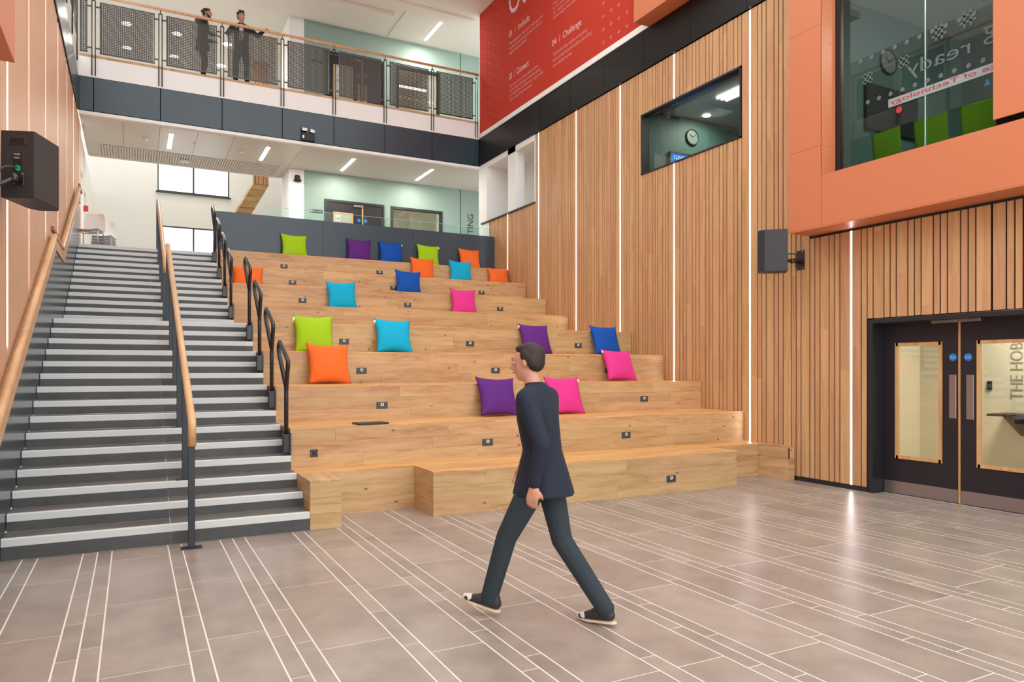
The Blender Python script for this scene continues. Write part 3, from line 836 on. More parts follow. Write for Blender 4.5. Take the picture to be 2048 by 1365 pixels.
tv = empty('television', (10.18, 7.05, 5.13), 'black television on the wall behind the glass of the orange bay', 'television')
box('television_body', 9.58, 10.78, 7.02, 7.078, 5.13, 5.82, black_pl, tv, bev=.008)
tb = empty('meeting_table', (9.6, 5.2, 3.66), 'dark meeting table behind the green chairs in the orange bay', 'table')
box('table_top', 9.25, 10.6, 3.6, 6.5, 4.36, 4.40, black_pl, tb)
for x in (9.4, 10.4):
    for y in (3.8, 6.3): box('leg', x - .03, x + .03, y - .03, y + .03, 3.66, 4.36, black_metal, tb)
def cushion_mesh(w, h, t, seed, n=22, puff=1.0, square=False):
    """pillow lying in the x/z plane, centred, thickness along y"""
    rr = random.Random(seed)
    ox, oz = rr.uniform(0, 50), rr.uniform(0, 50)
    vs, fs, idx = [], [], {}
    for side in (0, 1):
        for i in range(n + 1):
            for j in range(n + 1):
                u, v = -1 + 2 * i / n, -1 + 2 * j / n
                rim = i in (0, n) or j in (0, n)
                if side and rim:
                    idx[(1, i, j)] = idx[(0, i, j)]; continue
                pin = .125 if not square else .02
                x = u * (1 - pin * (1 - v * v) * abs(u) ** 3)
                z = v * (1 - pin * (1 - u * u) * abs(v) ** 3)
                th = ((1 - abs(u) ** 2.4) * (1 - abs(v) ** 2.4)) ** .62
                wr = noise.noise(Vector((u * 2.3 + ox, v * 2.3 + oz, seed + side * 3))) * .10
                edge = max(abs(u), abs(v))
                wr += noise.noise(Vector((u * 9 + oz, v * 9 + ox, seed + side * 5))) * .07 * edge ** 2
                y = (th * (1 + wr)) * (-1 if side == 0 else 1)
                if rim:
                    x += noise.noise(Vector((u * 4, v * 4, seed))) * .012; z += noise.noise(Vector((u * 4, v * 4, seed + 9))) * .012
                idx[(side, i, j)] = len(vs)
                vs.append((x * w / 2, y * t / 2, z * h / 2))
        for i in range(n):
            for j in range(n):
                f = (idx[(side, i, j)], idx[(side, i + 1, j)], idx[(side, i + 1, j + 1)], idx[(side, i, j + 1)])
                fs.append(f if side == 0 else f[::-1])
    return vs, fs
chair_lab = ['green upholstered chair at the left of the bay window', 'green upholstered chair in the middle of the bay window', 'green upholstered chair at the right of the bay window']
for i, y in enumerate((5.93, 5.37, 4.82)):
    ch = local(empty('meeting_chair', (8.72, y, 3.66), chair_lab[i], 'chair', 'green meeting chairs', rotz=-PI / 2 + .08 * (i - 1)))
    vs, fs_ = cushion_mesh(.42, .60, .07, 40 + i, 14, square=True)
    b = mesh('backrest', vs, fs_, lime_seat, ch, smooth=True); b.location = (0, -.22, .66); b.rotation_euler = (.12, 0, 0)
    vs, fs_ = cushion_mesh(.48, .48, .09, 50 + i, 12, square=True)
    s = mesh('seat', vs, fs_, lime_seat, ch, smooth=True); s.location = (0, .03, .44); s.rotation_euler = (PI / 2, 0, 0)
    for sx in (-.2, .2):
        for sy in (-.18, .2): tube('leg', [(sx, sy, .0), (sx * .9, sy * .9, .42)], .012, chrome, ch, sides=8)
# film graphics on the glass (seen from behind, so mirrored)
film = empty('window_graphics', (8.195, 5.2, 5.3), 'pale mirrored lettering and dots printed on the glass of the orange bay', 'lettering')
band_m = plain('film_band', srgb(150, 156, 154), .6)
film_white = plain('film_white', srgb(92, 100, 98), .6)
film_red = plain('film_red', srgb(176, 40, 56), .6)
film_blue = plain('film_blue', srgb(48, 96, 130), .6)
gx = 8.197
gf = box('lettering_band', gx - .0005, gx, 4.36, 5.72, 4.785, 4.885, band_m, film)
text('band_lettering', 'Institute of Technology', (gx - .001, 5.70, 4.80), (0, -1, 0), (0, 0, 1), 1.66, .075, film_red, film, mirror=True)
text('graphic_word', 'ready', (gx, 5.48, 5.03), (0, -1, 0), (0, 0, 1), .74, .22, film_white, film, mirror=True)
text('graphic_word', 'g', (gx, 4.60, 5.10), (0, -1, 0), (0, 0, 1), .14, .20, film_white, film, mirror=True)
dots = []
for k in range(10):
    dots.append((6.0 - k * .155, 4.95))
    dots.append((6.1 - k * .155, 5.50))
for (y, z) in dots:
    disc('graphic_dot', (gx, y, z), .028, -.001, (1, 0, 0), film_white, film, sides=12)
for (y, z, s) in ((5.52, 5.28, .07), (5.09, 5.46, .09), (4.77, 5.48, .09), (6.0, 5.25, .07)):
    multi('graphic_hash', [(gx - .001, gx, y - s, y + s, z + q - .012, z + q + .012) for q in (-.035, .035)] + [(gx - .001, gx, y + q - .012, y + q + .012, z - s, z + s) for q in (-.035, .035)], film_white, film)
prism('graphic_triangle', [(4.60, 4.66), (4.52, 4.66), (4.56, 4.74)], 'x', gx - .001, gx, film_blue, film)
multi('graphic_bar', [(gx - .001, gx, 4.44, 4.49, 5.25, 5.62), (gx - .001, gx, 4.44, 4.62, 5.60, 5.64)], film_blue, film)
disc('graphic_dot', (gx, 5.58, 4.72), .04, -.001, (1, 0, 0), film_red, film, sides=14)

# ---- doors and windows in the green wall
def green_door(name, z0, ztop, word, wz0, wz1):
    d = empty(name, (5.63, YG, z0), kind='structure')
    xa, xb = 4.763, 6.489
    multi('door_frame', [(xa, xa + .06, YG - .04, YG, z0, ztop), (xb - .06, xb, YG - .04, YG, z0, ztop), (xa + .06, xb - .06, YG - .04, YG, ztop - .07, ztop)], black_trim, d)
    l1 = box('door_leaf', xa + .065, 5.84, YG - .022, YG - .002, z0 + .005, ztop - .075, dark_panel if 0 else door_paint, d)
    l2 = box('door_leaf', 5.86, xb - .065, YG - .022, YG - .002, z0 + .005, ztop - .075, door_paint, d)
    gz1 = ztop - .34
    multi('glazing_bead', [(5.0, 5.035, YG - .036, YG - .022, z0 + .5, gz1), (5.535, 5.57, YG - .036, YG - .022, z0 + .5, gz1), (5.035, 5.535, YG - .036, YG - .022, gz1 - .035, gz1), (5.035, 5.535, YG - .036, YG - .022, z0 + .5, z0 + .535)], bead, l1)
    box('vision_panel', 5.035, 5.535, YG - .028, YG - .022, z0 + .535, gz1 - .035, plain('vision_panel_beige', srgb(168, 166, 148), .5) if 'vision_panel_beige' not in MATS else MATS['vision_panel_beige'], l1)  # opaque panel in one even beige
    text('panel_lettering', word, (5.20, YG - .030, wz0), (0, 0, 1), (-1, 0, 0), wz1 - wz0, .13, white_pl, l1)
    box('door_edge', 5.825, 5.86, YG - .034, YG - .022, z0 + .005, ztop - .08, bead, l1)
    box('door_closer', 5.58, 5.84, YG - .06, YG - .022, ztop - .15, ztop - .09, steel, l1)
    for x, l in ((5.74, l1), (5.93, l2)):
        disc('fire_door_sign', (x, YG - .022, ztop - .52), .05, -.004, (0, 1, 0), sign_blue, l, sides=20)
        box('push_plate', x - .045, x + .045, YG - .028, YG - .022, z0 + .95, z0 + 1.5, steel, l)
green_door('door_2', ZF, 6.36, 'NCE', 5.62, 5.96)
green_door('door_3', ZBR, 10.53, 'WORK ZONE', 9.27, 10.14)
def green_win(name, hx0, hx1, hz0, hz1):
    w = empty(name, ((hx0 + hx1) / 2, YG, hz0), kind='structure')
    f = .055
    multi('window_frame', [(hx0 - f, hx0 + .01, YG - .03, YG + .1, hz0 - f, hz1 + f), (hx1 - .01, hx1 + f, YG - .03, YG + .1, hz0 - f, hz1 + f), (hx0, hx1, YG - .03, YG + .1, hz1 - .01, hz1 + f), (hx0, hx1, YG - .03, YG + .1, hz0 - f, hz0 + .01)], black_trim, w)
    m = (hx0 + hx1) / 2
    for a, b in ((hx0 + .01, m - .004), (m + .004, hx1 - .01)):
        box('window_pane', a, b, YG + .04, YG + .046, hz0 + .01, hz1 - .01, glass_clear, w)
green_win('window_6', 6.75, 8.26, 5.0, 6.30)
green_win('window_7', 6.92, 8.17, 8.9, 10.48)
for i in range(9):
    disc('manifestation_dot', (7.0 + i * .13, YG + .036, 9.62), .028, .003, (0, 1, 0), white_pl, bpy.data.objects['window_7'], sides=12)
rl1 = tag(box('back_room_light', 6.9, 8.4, 21.6, 21.7, 6.9, 6.95, lamp_m), 'bright strip light in the room behind the lower green wall window', 'ceiling light')
rl2 = tag(box('back_room_light', 6.7, 8.4, 22.0, 22.05, 10.55, 10.6, lamp_m), 'bright strip light in the room behind the upper green wall window', 'ceiling light')
def room_sign(x, z, word, lab):
    s = empty('room_sign', (x, YG, z), lab, 'sign')
    box('sign_plate', x, x + .33, YG - .012, YG - .001, z, z + .085, black_pl, s, bev=.003)
    disc('sign_logo', (x + .03, YG - .012, z + .042), .024, -.003, (0, 1, 0), white_pl, s, sides=16)
    text('sign_lettering', word, (x + .075, YG - .014, z + .025), (1, 0, 0), (0, 0, 1), .22, .04, white_pl, s)
room_sign(4.375, 5.945, 'Room 201', 'small black room sign beside the lower green wall door')
room_sign(4.36, 10.12, 'Room 301', 'small black room sign beside the upper green wall door')
tl = text('wall_lettering', 'STING', (9.35, YG - .004, 5.64), (0, 0, 1), (-1, 0, 0), .73, .20, black_pl)
tag(tl, 'large black vertical letters STING on the sage green wall', 'lettering')
ar = prism('wall_chevron', [(9.5, 5.62), (9.62, 5.72), (9.5, 5.82), (9.5, 5.77), (9.56, 5.72), (9.5, 5.67)], 'y', YG - .006, YG - .001, orange_panel)
tag(ar, 'small orange chevron mark beside the vertical letters on the green wall', 'sign')

# ---- red graphic on the right
red = box('red_wall_graphic', 8.372, 8.398, 9.6, 17.90, 7.965, 11.236, red_print, label='large red printed wall graphic with white headings above the black fascia', cat='wall graphic')
PX = 8.371
NY, ZU = (0, -1, 0), (0, 0, 1)
box('graphic_edge', 8.366, 8.372, 17.885, 17.905, 7.965, 11.236, white_paint, red)
text('heading', 'Our values', (PX, 16.16, 10.42), NY, ZU, 3.7, .78, print_white, red)
for body, y0, z0, w, h in (('01  /  Include', 16.15, 9.90, 1.06, .16), ('03  /  Connect', 16.15, 8.83, 1.02, .16), ('02  /  Inspire', 14.04, 9.90, 1.06, .16), ('04  /  Challenge', 14.04, 8.80, 1.20, .19)):
    text('heading', body, (PX, y0, z0), NY, ZU, w, h, print_white, red)
for body, y0, z0, w, h in (('We welcome and connect to all, reach supporters\nwe overcome our through partnership thanks to\nsupport local communities', 16.12, 9.44, 1.68, .34),
                           ('We always aim to connect ideas and form\npartnerships, developing a community among\nour stakeholders and wider sector opportunities\nand exciting thriving environment', 16.12, 8.27, 1.68, .44),
                           ('South west\nas we seek and grow\nour values of working and\ntechnologies and innovation', 14.0, 9.42, 1.2, .42),
                           ('We have boundless ambition in everything\nwe do, solving real world problems and utilising\nnon-traditional methods', 14.0, 8.36, 1.55, .34)):
    text('small_print', body, (PX, y0, z0), NY, ZU, w, h, print_faint, red)
cross = []
for i in range(5):
    for j in range(14):
        cross.append((17.8 - i * .255, 8.10 + j * .265 - (i % 2) * .13 - .06 * 0, .022))
for i in range(5):
    for j in range(12):
        cross.append((12.03 - i * .26, 8.14 + j * .265 + (.0 if i % 2 == 0 else .01) + .0, .042))
bxs = []
for y, z, s in cross:
    if z > 11.15 or z < 8.0: continue
    bxs += [(PX - .0015, PX, y - s, y + s, z - s * .16, z + s * .16), (PX - .0015, PX, y - s * .16, y + s * .16, z - s, z + s)]
multi('printed_crosses', bxs, print_faint, red)

# ================================================================== OBJECTS
# ---- bridge balustrade with mesh panels
bal = empty('bridge_balustrade', (3.6, YB - .04, 8.31), 'dark mesh panel balustrade with timber handrail along the bridge', 'balustrade')
tube('handrail', [(-1.0, YB - .04, 9.58), (8.33, YB - .04, 9.58)], .033, ash_rail, bal, sides=12)
px = [-.746, .541, 1.821, 3.165, 4.401, 5.703, 6.99, 8.265]
def bal_post(parent, c, axis, zb, rail_z):
    """pair of slim rods, yoke and stem; axis: unit vector along the balustrade"""
    a = Vector(axis) * .032; c = Vector(c)
    p = tube('post_rod', [c - a + Vector((0, 0, zb)), c - a + Vector((0, 0, rail_z - .11))], .011, black_metal, parent, sides=8)
    q = tube('post_rod', [c + a + Vector((0, 0, zb)), c + a + Vector((0, 0, rail_z - .11))], .011, black_metal, parent, sides=8)
    tube('post_yoke', [c - a + Vector((0, 0, rail_z - .11)), c + a + Vector((0, 0, rail_z - .11))], .014, black_metal, parent, sides=8)
    tube('post_stem', [c + Vector((0, 0, rail_z - .11)), c + Vector((0, 0, rail_z - .03))], .010, black_metal, parent, sides=8)
for x in px: bal_post(bal, (x, YB - .04, 0), (1, 0, 0), 7.865, 9.58)
def infill(u0, u1, z0, z1, pitch=.036, bar=.019):
    r = []
    n = int((u1 - u0) / pitch)
    for i in range(n + 1):
        u = u0 + i * pitch; r.append((u, u + bar, z0, z1))
    m = int((z1 - z0) / pitch)
    h = []
    for j in range(m + 1):
        z = z0 + j * pitch; h.append((u0, u1, z, z + bar))
    return r, h
pan = [(-1.0, px[0])] + list(zip(px[:-1], px[1:]))
for a, b in pan:
    a2, b2 = a + (.115 if a > -1 else 0), b - .115
    z0, z1 = 8.34, 9.455
    f = multi('mesh_panel', [(a2, b2, YB - .05, YB - .04, z0, z0 + .022), (a2, b2, YB - .05, YB - .04, z1 - .022, z1), (a2, a2 + .022, YB - .05, YB - .04, z0, z1), (b2 - .022, b2, YB - .05, YB - .04, z0, z1)], black_metal, bal)
    r, h = infill(a2 + .022, b2 - .03, z0 + .022, z1 - .03)
    multi('mesh_infill', [(u, v, YB - .048, YB - .045, c, d) for u, v, c, d in r] + [(u, v, YB - .0445, YB - .0425, c, d) for u, v, c, d in h], grass_mesh, f)
    for zc in (8.448, 9.336):
        for s, e in ((b2, b - .03), (a2, a + .03)):
            if a == -1.0 and s == a2: continue
            box('panel_clamp', min(s, e) - .012, max(s, e), YB - .058, YB - .034, zc - .013, zc + .013, black_metal, f)
# gallery balustrade along the left wall
bal2 = empty('gallery_balustrade', (-1.06, 14, 8.31), 'dark balustrade with slim rods high above the left slatted wall', 'balustrade')
tube('handrail', [(-1.04, 6.0, 9.58), (-1.04, 17.8, 9.58)], .033, ash_rail, bal2, sides=12)
gy = [17.1, 15.8, 14.5, 13.2, 11.9, 10.6]
for y in gy: bal_post(bal2, (-1.005, y, 0), (0, 1, 0), 7.865, 9.58)
for a, b in zip(gy[1:], gy[:-1]):
    z0, z1 = 8.34, 9.455
    f = multi('mesh_panel', [(-1.02, -1.01, a + .115, b - .115, z0, z0 + .022), (-1.02, -1.01, a + .115, b - .115, z1 - .022, z1), (-1.02, -1.01, a + .115, a + .137, z0, z1), (-1.02, -1.01, b - .137, b - .115, z0, z1)], black_metal, bal2)
    r, h = infill(a + .137, b - .145, z0 + .022, z1 - .03, .05, .024)
    multi('mesh_infill', [(-1.018, -1.015, u, v, c, d) for u, v, c, d in r] + [(-1.0145, -1.0125, u, v, c, d) for u, v, c, d in h], grass_mesh, f)

# ---- centre handrails of the stair
def centre_rail(name, posts, path, label, drop):
    t = empty(name, (.459, posts[0][0], posts[0][1]), label, 'handrail', 'centre handrails of the stair')
    pts = [(.462, path[0][0], path[0][1] - drop)] + [(.462, y, z) for y, z in path]
    # oval timber rail: vertical drop at the lower end, then the slope
    tube('rail', rounded(pts, .05), .034, ash_rail, t, sides=14)
    for i, (y, z) in enumerate(posts):
        (ya, za), (yb2, zb2) = path[0], path[-1]
        rz = za + (y - ya) * (zb2 - za) / (yb2 - ya) - .03
        if i == 0: rz = path[0][1] - drop * .6
        p = box('post', .459 - .028, .459 + .028, y - .016, y + .016, z + .008, rz, steel_dark, t, bev=.003)
        box('base_plate', .459 - .085, .459 + .085, y - .05, y + .05, z, z + .010, black_metal, t)
        if i:
            box('rail_bracket', .459 + .03, .459 + .042, y - .05, y - .03, rz - .16, rz - .015, black_metal, t)
centre_rail('stair_handrail', [(7.0, 0.0), (7.92, TZ(1)), (8.90, TZ(2)), (9.86, TZ(3)), (10.81, TZ(4)), (11.78, TZ(5))],
            [(6.97, 1.115), (12.0, 3.44)], 'timber topped steel handrail along the middle of the lower stair flight', .21)
centre_rail('stair_handrail', [(13.17, TZ(5)), (14.08, TZ(6)), (15.03, TZ(7)), (15.98, TZ(8)), (16.9, TZ(9))],
            [(13.15, 3.36), (16.75, 5.09)], 'timber topped steel handrail along the middle of the upper stair flight', .21)

# ---- black grab rails at the stair side of the tiers
labs = ['lowest black looped grab rail, nearest the camera, on the stair side of the seating', 'second black looped grab rail up the stair side of the seating', 'third black looped grab rail up the stair side of the seating',
        'fourth black looped grab rail, last one below the landing', 'fifth black looped grab rail, first one above the landing', 'sixth black looped grab rail up the stair side of the seating',
        'seventh black looped grab rail up the stair side of the seating', 'topmost black looped grab rail beside the dark back panel']
grab0 = None
GX = 1.497
for i, n in enumerate((2, 3, 4, 5, 6, 7, 8, 9)):
    y, z = TY[n] - .02, TZ(n)
    if grab0 is None:
        g = local(empty('grab_rail', (GX, y, z), labs[i], 'grab rail', 'grab rails beside the stairs'))
        loop = rounded([(0, 0, -.15), (0, 0, .43), (0, -.12, .74), (0, .40, .985), (0, .47, .90), (0, .44, .83), (0, .005, .455)], .05, 5)
        tube('rail_loop', loop, .0245, black_metal, g, sides=10)
        box('mounting_box', -.043, .043, -.03, .03, -.27, -.065, black_metal, g, bev=.008)
        box('side_plate', .030, .0445, -.055, .055, -.29, -.05, black_metal, g)
        grab0 = g
    else:
        g = grab0.copy(); COL.objects.link(g); g.location = (GX, y, z); g['label'] = labs[i]
        for c in list(grab0.children):
            d = c.copy(); COL.objects.link(d); d.parent = g

# ---- sockets in the risers
sock = {1: [3.946, 6.111], 2: [3.969, 6.121], 3: [2.889, 5.031, 7.169], 4: [2.889, 5.021, 7.16], 5: [2.886, 5.016, 7.167], 7: [2.906, 5.039, 7.183], 8: [2.90, 5.055, 7.184], 9: [2.902, 5.036, 7.18]}
def make_socket():
    s = local(empty('power_socket', (0, 0, 0)))
    pl = box('face_plate', -.075, .075, -.010, 0, -.044, .044, grey_pl, s, bev=.004)
    for sx in (-.012, .012): box('rocker_switch', sx - .007, sx + .007, -.016, -.009, .008, .034, white_pl, s, bev=.002)
    box('indicator_bar', -.021, .021, -.013, -.009, -.006, .003, white_pl, s)
    for sx in (-.043, .043):
        for dx, dz in ((0, .004), (-.011, -.014), (.011, -.014)):
            box('pin_hole', sx + dx - .0035, sx + dx + .0035, -.0112, -.0095, dz - .003, dz + .003, black_pl, s)
    return s
s0 = None
pos_w = {2: ['left', 'right'], 3: ['left', 'middle', 'right']}
front_y = {1: 7.28}
tier_word = {1: 'projecting front bench', 2: 'second tier up', 3: 'third tier up', 4: 'fourth tier up', 5: 'fifth tier up', 7: 'seventh tier up', 8: 'eighth tier up', 9: 'ninth and highest tier'}
for n, xs_ in sock.items():
    for i, x in enumerate(xs_):
        y = front_y.get(n, TY[n]); z = TZ(n - 1) + .178 if n > 1 else .178 + .0
        lab = 'dark grey twin socket in the riser of the ' + tier_word[n] + ', ' + pos_w[len(xs_)][i] + ' one'
        if s0 is None:
            o = s0 = make_socket()
        else:
            o = s0.copy(); COL.objects.link(o)
            for c in s0.children:
                d = c.copy(); COL.objects.link(d); d.parent = o
        o.location = (x, y, z)
        tag(o, lab, 'socket', 'sockets in the seating risers')
fp = empty('floor_box_panel', (1.804, 8.25, TZ(1) + .15), 'small square dark outlet in the second tier near the stairs', 'socket')
box('face_plate', 1.804 - .043, 1.804 + .043, 8.240, 8.25, TZ(1) + .115, TZ(1) + .201, grey_pl, fp, bev=.004)
box('inner_panel', 1.804 - .024, 1.804 + .024, 8.237, 8.2405, TZ(1) + .134, TZ(1) + .182, black_pl, fp)
for dx in (-.034, .034): disc('screw', (1.804 + dx, 8.2405, TZ(1) + .158), .004, -.002, (0, 1, 0), white_pl, fp, sides=8)

# ---- cushions
cm = {'lime': fabric('cushion_lime', srgb(158, 200, 20)), 'cyan': fabric('cushion_cyan', srgb(8, 168, 206)), 'blue': fabric('cushion_blue', srgb(10, 78, 168)),
      'purple': fabric('cushion_purple', srgb(92, 36, 120)), 'orange': fabric('cushion_orange', srgb(238, 108, 40)), 'pink': fabric('cushion_pink', srgb(220, 54, 138))}
# colour, x centre, tier it sits on, tilt in its own plane, lean, yaw, label
CUSH = [
    ('lime', 3.24, 9, 0.02, 0.3, 0.05, 'lime green cushion at the left end of the top row against the dark panel'),
    ('purple', 4.73, 9, 0.03, 0.22, 0, 'purple cushion on the top row against the dark panel'),
    ('blue', 5.51, 9, 0.03, 0.24, 0, 'royal blue cushion on the top row against the dark panel'),
    ('lime', 6.47, 9, 0.04, 0.22, 0, 'lime green cushion on the top row between the blue and orange ones'),
    ('orange', 7.59, 9, 0.03, 0.3, 0, 'orange cushion at the right end of the top row against the dark panel'),
    ('orange', 6.04, 8, 0.04, 0.26, 0.04, 'orange cushion on the eighth tier just left of a cyan one'),
    ('cyan', 7.02, 8, 0.03, 0.24, 0, 'cyan cushion on the eighth tier between two orange ones'),
    ('orange', 8.04, 8, .04, .34, .05, 'orange cushion on the eighth tier beside the right slatted wall'),
    ('orange', 2.02, 7, .02, .40, .0, 'slumped orange cushion behind the black grab rails near the stairs'),
    ('blue', 5.35, 7, 0.05, 0.3, 0, 'royal blue cushion alone on the seventh tier'),
    ('pink', 6.25, 6, 0.02, 0.3, 0, 'pink cushion on the sixth tier'),
    ('cyan', 3.64, 6, -0.03, 0.22, 0, 'cyan cushion on the sixth tier above the lime green one'),
    ('lime', 2.40, 4, 0.0, 0.28, 0, 'large lime green cushion on the fourth tier above an orange one'),
    ('cyan', 3.63, 4, 0.04, 0.42, 0, 'tilted cyan cushion on the fourth tier beside the lime green one'),
    ('purple', 6.19, 4, 0.03, 0.44, 0, 'purple cushion on the fourth tier behind the walking person'),
    ('blue', 7.67, 4, 0.03, 0.4, 0, 'royal blue cushion on the fourth tier behind a pink one'),
    ('orange', 2.39, 3, 0.02, 0.34, 0.05, 'large orange cushion on the third tier near the stairs'),
    ('pink', 7.27, 3, 0.06, 0.5, 0, 'tilted pink cushion on the third tier near the right wall'),
    ('purple', 4.50, 2, 0.05, 0.46, 0, 'large tilted purple cushion on the second tier left of the walking person'),
    ('pink', 5.60, 2, 0.02, 0.42, 0, 'large pink cushion on the second tier right of the walking person'),
]
for i, (c, x, n, tilt, lean, yaw, lab) in enumerate(CUSH):
    S = .60
    yb2 = TY[n + 1]
    T = .19
    vs, fs_ = cushion_mesh(S, S, T, i + 1)
    # lean backwards against the riser, tilt in plane, then rest on the seat
    M = Matrix.Rotation(yaw, 4, 'Z') @ Matrix.Rotation(-lean, 4, 'X') @ Matrix.Rotation(tilt, 4, 'Y')
    rr = random.Random(i)
    if 'slumped' in lab or 'beside the right' in lab:      # slumped
        vs = [(a, b * 1.1, d * (.82 if d > 0 else .8)) for a, b, d in vs]
    pts = [M @ Vector(v) for v in vs]
    zmin = min(p.z for p in pts)
    # flatten the underside a little where it sits
    for p in pts:
        h = p.z - zmin
        if h < .05: p.z = zmin + .028 + (h - .028) * .45 if h < .028 else p.z
    zmin = min(p.z for p in pts)
    ymax = max(p.y for p in pts)
    loc = Vector((x, yb2 - ymax - .004, TZ(n) - zmin + .002))
    me_o = mesh('cushion', pts, fs_, cm[c], None, smooth=True)
    me_o.location = loc
    WL[me_o] = loc
    tag(me_o, lab, 'cushion', 'coloured cushions on the tiers')
    k = len(pts)
    if i in (2, 3, 12, 13, 14, 17, 19):
        corner = M @ Vector((-.285 if i not in (2, 3, 19) else .285, -.012, .235))
        tg = multi('sewn_label', [(-.012, .012, -.004, .004, -.022, .022)], white_pl, None, origin=(0, 0, 0))
        tg.parent = me_o; tg.location = corner; tg.rotation_euler = (-lean, tilt, yaw)

# ---- closed laptop on the second tier
lp = local(empty('laptop', (2.50, 8.40, TZ(2)), 'closed dark laptop lying on the edge of the second tier', 'laptop', rotz=.12))
box('laptop_base', -.185, .185, -.125, .125, .003, .013, grey_pl, lp, bev=.003)
box('laptop_lid', -.185, .185, -.125, .125, .0135, .021, black_pl, lp, bev=.003)
for sx in (-.15, .15):
    for sy in (-.1, .1): box('rubber_foot', sx - .012, sx + .012, sy - .006, sy + .006, 0, .003, black_pl, lp)

# ---- loudspeakers
def speaker(loc, fdir, label, flip, wall_pt, d=.46):
    """cabinet: back face centre at loc, fdir = horizontal direction it points"""
    f = Vector((fdir[0], fdir[1], 0)).normalized()
    rz = math.atan2(-f.x, f.y)
    t = local(empty('wall_speaker', loc, label, 'loudspeaker', 'wall speakers', rotz=rz))
    w, h = .27, .575
    poly = [(-w / 2, 0), (w / 2, 0), (w / 2, d * .80), (w / 2 - .05, d), (-w / 2 + .05, d), (-w / 2, d * .80)]
    cab = prism('cabinet', poly, 'z', 0, h, spk_m, t)
    bm = bmesh.new(); bm.from_mesh(cab.data); bmesh.ops.bevel(bm, geom=bm.edges[:], offset=.008, segments=2, affect='EDGES', profile=.5); bm.to_mesh(cab.data); bm.free()
    prism('front_grille', [(w / 2 + .001, d * .80), (w / 2 - .049, d + .003), (-w / 2 + .049, d + .003), (-w / 2 - .001, d * .80), (-w / 2 + .004, d * .8 - .004), (-w / 2 + .05, d - .004), (w / 2 - .05, d - .004), (w / 2 - .004, d * .8 - .004)], 'z', .02, h - .02, spk_grille, t)
    hd = box('handle_recess', -.062, .062, -.004, .03, h - .115, h - .06, black_pl, t, bev=.006)
    box('handle_lip', -.066, .066, -.006, .0, h - .121, h - .112, spk_m, t)
    box('input_panel', -.036, .03, -.003, .0, h - .345, h - .185, black_pl, t)
    text('brand_lettering', 'VOID', (-.030, -.0035, h - .212), (1, 0, 0), (0, 0, 1), .052, .017, white_pl, t)
    text('model_lettering', 'VENU', (-.028, -.0035, h - .240), (1, 0, 0), (0, 0, 1), .048, .012, white_pl, t)
    box('plug', -.002, .024, -.035, .0, h - .345, h - .305, emit('plug_green', (.05, .55, .25, 1), .25) if 'plug_green' not in MATS else MATS['plug_green'], t, bev=.003)
    mp = box('bracket_plate', -.03, .055, -.012, .0, h - .47, h - .36, black_metal, t, bev=.003)
    for dx in (-.02, .045):
        for dz in (.012, .098): disc('bolt', (dx, -.012, h - .47 + dz), .007, -.006, (0, 1, 0), chrome, mp, sides=8)
    # arm to the wall, in the speaker's own axes
    Mi = (Matrix.Translation(Vector(loc)) @ Matrix.Rotation(rz, 4, 'Z')).inverted()
    wp = Mi @ Vector(wall_pt[0]); nrm = (Mi.to_3x3() @ Vector(wall_pt[1])).normalized()
    j = Vector((.01, -.075, h - .425))
    tube('bracket_arm', rounded([Vector((.01, 0, h - .415)), j, wp + nrm * .06, wp], .02), .021, black_metal, t, sides=10)
    disc('swivel_joint', j - Vector((0, 0, .03)), .034, .06, (0, 0, 1), black_metal, t, sides=14)
    s = nrm.cross(Vector((0, 0, 1)))
    vs = [wp + s * a + Vector((0, 0, b)) + nrm * c for c in (0, .012) for a, b in ((-.075, -.10), (.075, -.10), (.075, .17), (-.075, .17))]
    o = mesh('wall_plate', vs, [(0, 1, 2, 3), (7, 6, 5, 4), (0, 4, 5, 1), (1, 5, 6, 2), (2, 6, 7, 3), (3, 7, 4, 0)], black_metal, t)
    for a in (-.055, .055):
        for b in (-.08, .15): disc('bolt', wp + s * a + Vector((0, 0, b)) + nrm * .012, .009, .006, nrm, chrome, o, sides=8)
    p0 = Vector((.01, -.03, h - .325))
    tube('speaker_cable', rounded([p0, p0 + Vector((-.03, -.06, -.005)), p0 + Vector((-.06 * flip, -.12, -.03)), wp + nrm * .03 + Vector((0, 0, .03))], .05), .009, grey_pl, t, sides=8)
speaker((-.872, 7.43, 3.05), (.34, .94), 'dark wall speaker at the left edge showing its back panel, on the left slatted wall', 1, ((XLW, 7.30, 3.12), (1, 0, 0)), .53)
speaker((7.99, 7.09, 2.925), (-.73, .675), 'black wall speaker on a swivel bracket on the right slatted wall under the orange bay', -1, ((XW, 7.19, 3.09), (-1, 0, 0)), .38)

# ---- ceiling lights and fittings
def area(name, loc, sx, sy, power, parent, col=(1, .95, .87)):
    l = bpy.data.lights.new(name, 'AREA'); l.shape = 'RECTANGLE'; l.size = sx; l.size_y = sy; l.energy = power; l.color = col
    o = bpy.data.objects.new(name, l); COL.objects.link(o); o.parent = parent; o.location = Vector(loc) - WL[parent]
    return o
for a_ in LATE: area(*a_)
for i, x in enumerate((.797, 2.978, 5.126, 7.313)):
    t = empty('strip_light', (x, 19.35, 7.08), 'slim bright strip light in the ceiling under the bridge, ' + ['first from the left', 'second from the left', 'third from the left', 'rightmost'][i], 'strip light', 'strip lights under the bridge')
    box('housing', x - .055, x + .055, 18.68, 20.0, 7.085, 7.094, white_pl, t)
    box('diffuser', x - .042, x + .042, 18.70, 19.98, 7.078, 7.0855, lamp_m, t)
    area('strip_lamp', (x, 19.35, 7.06), .1, 1.28, 26, t)
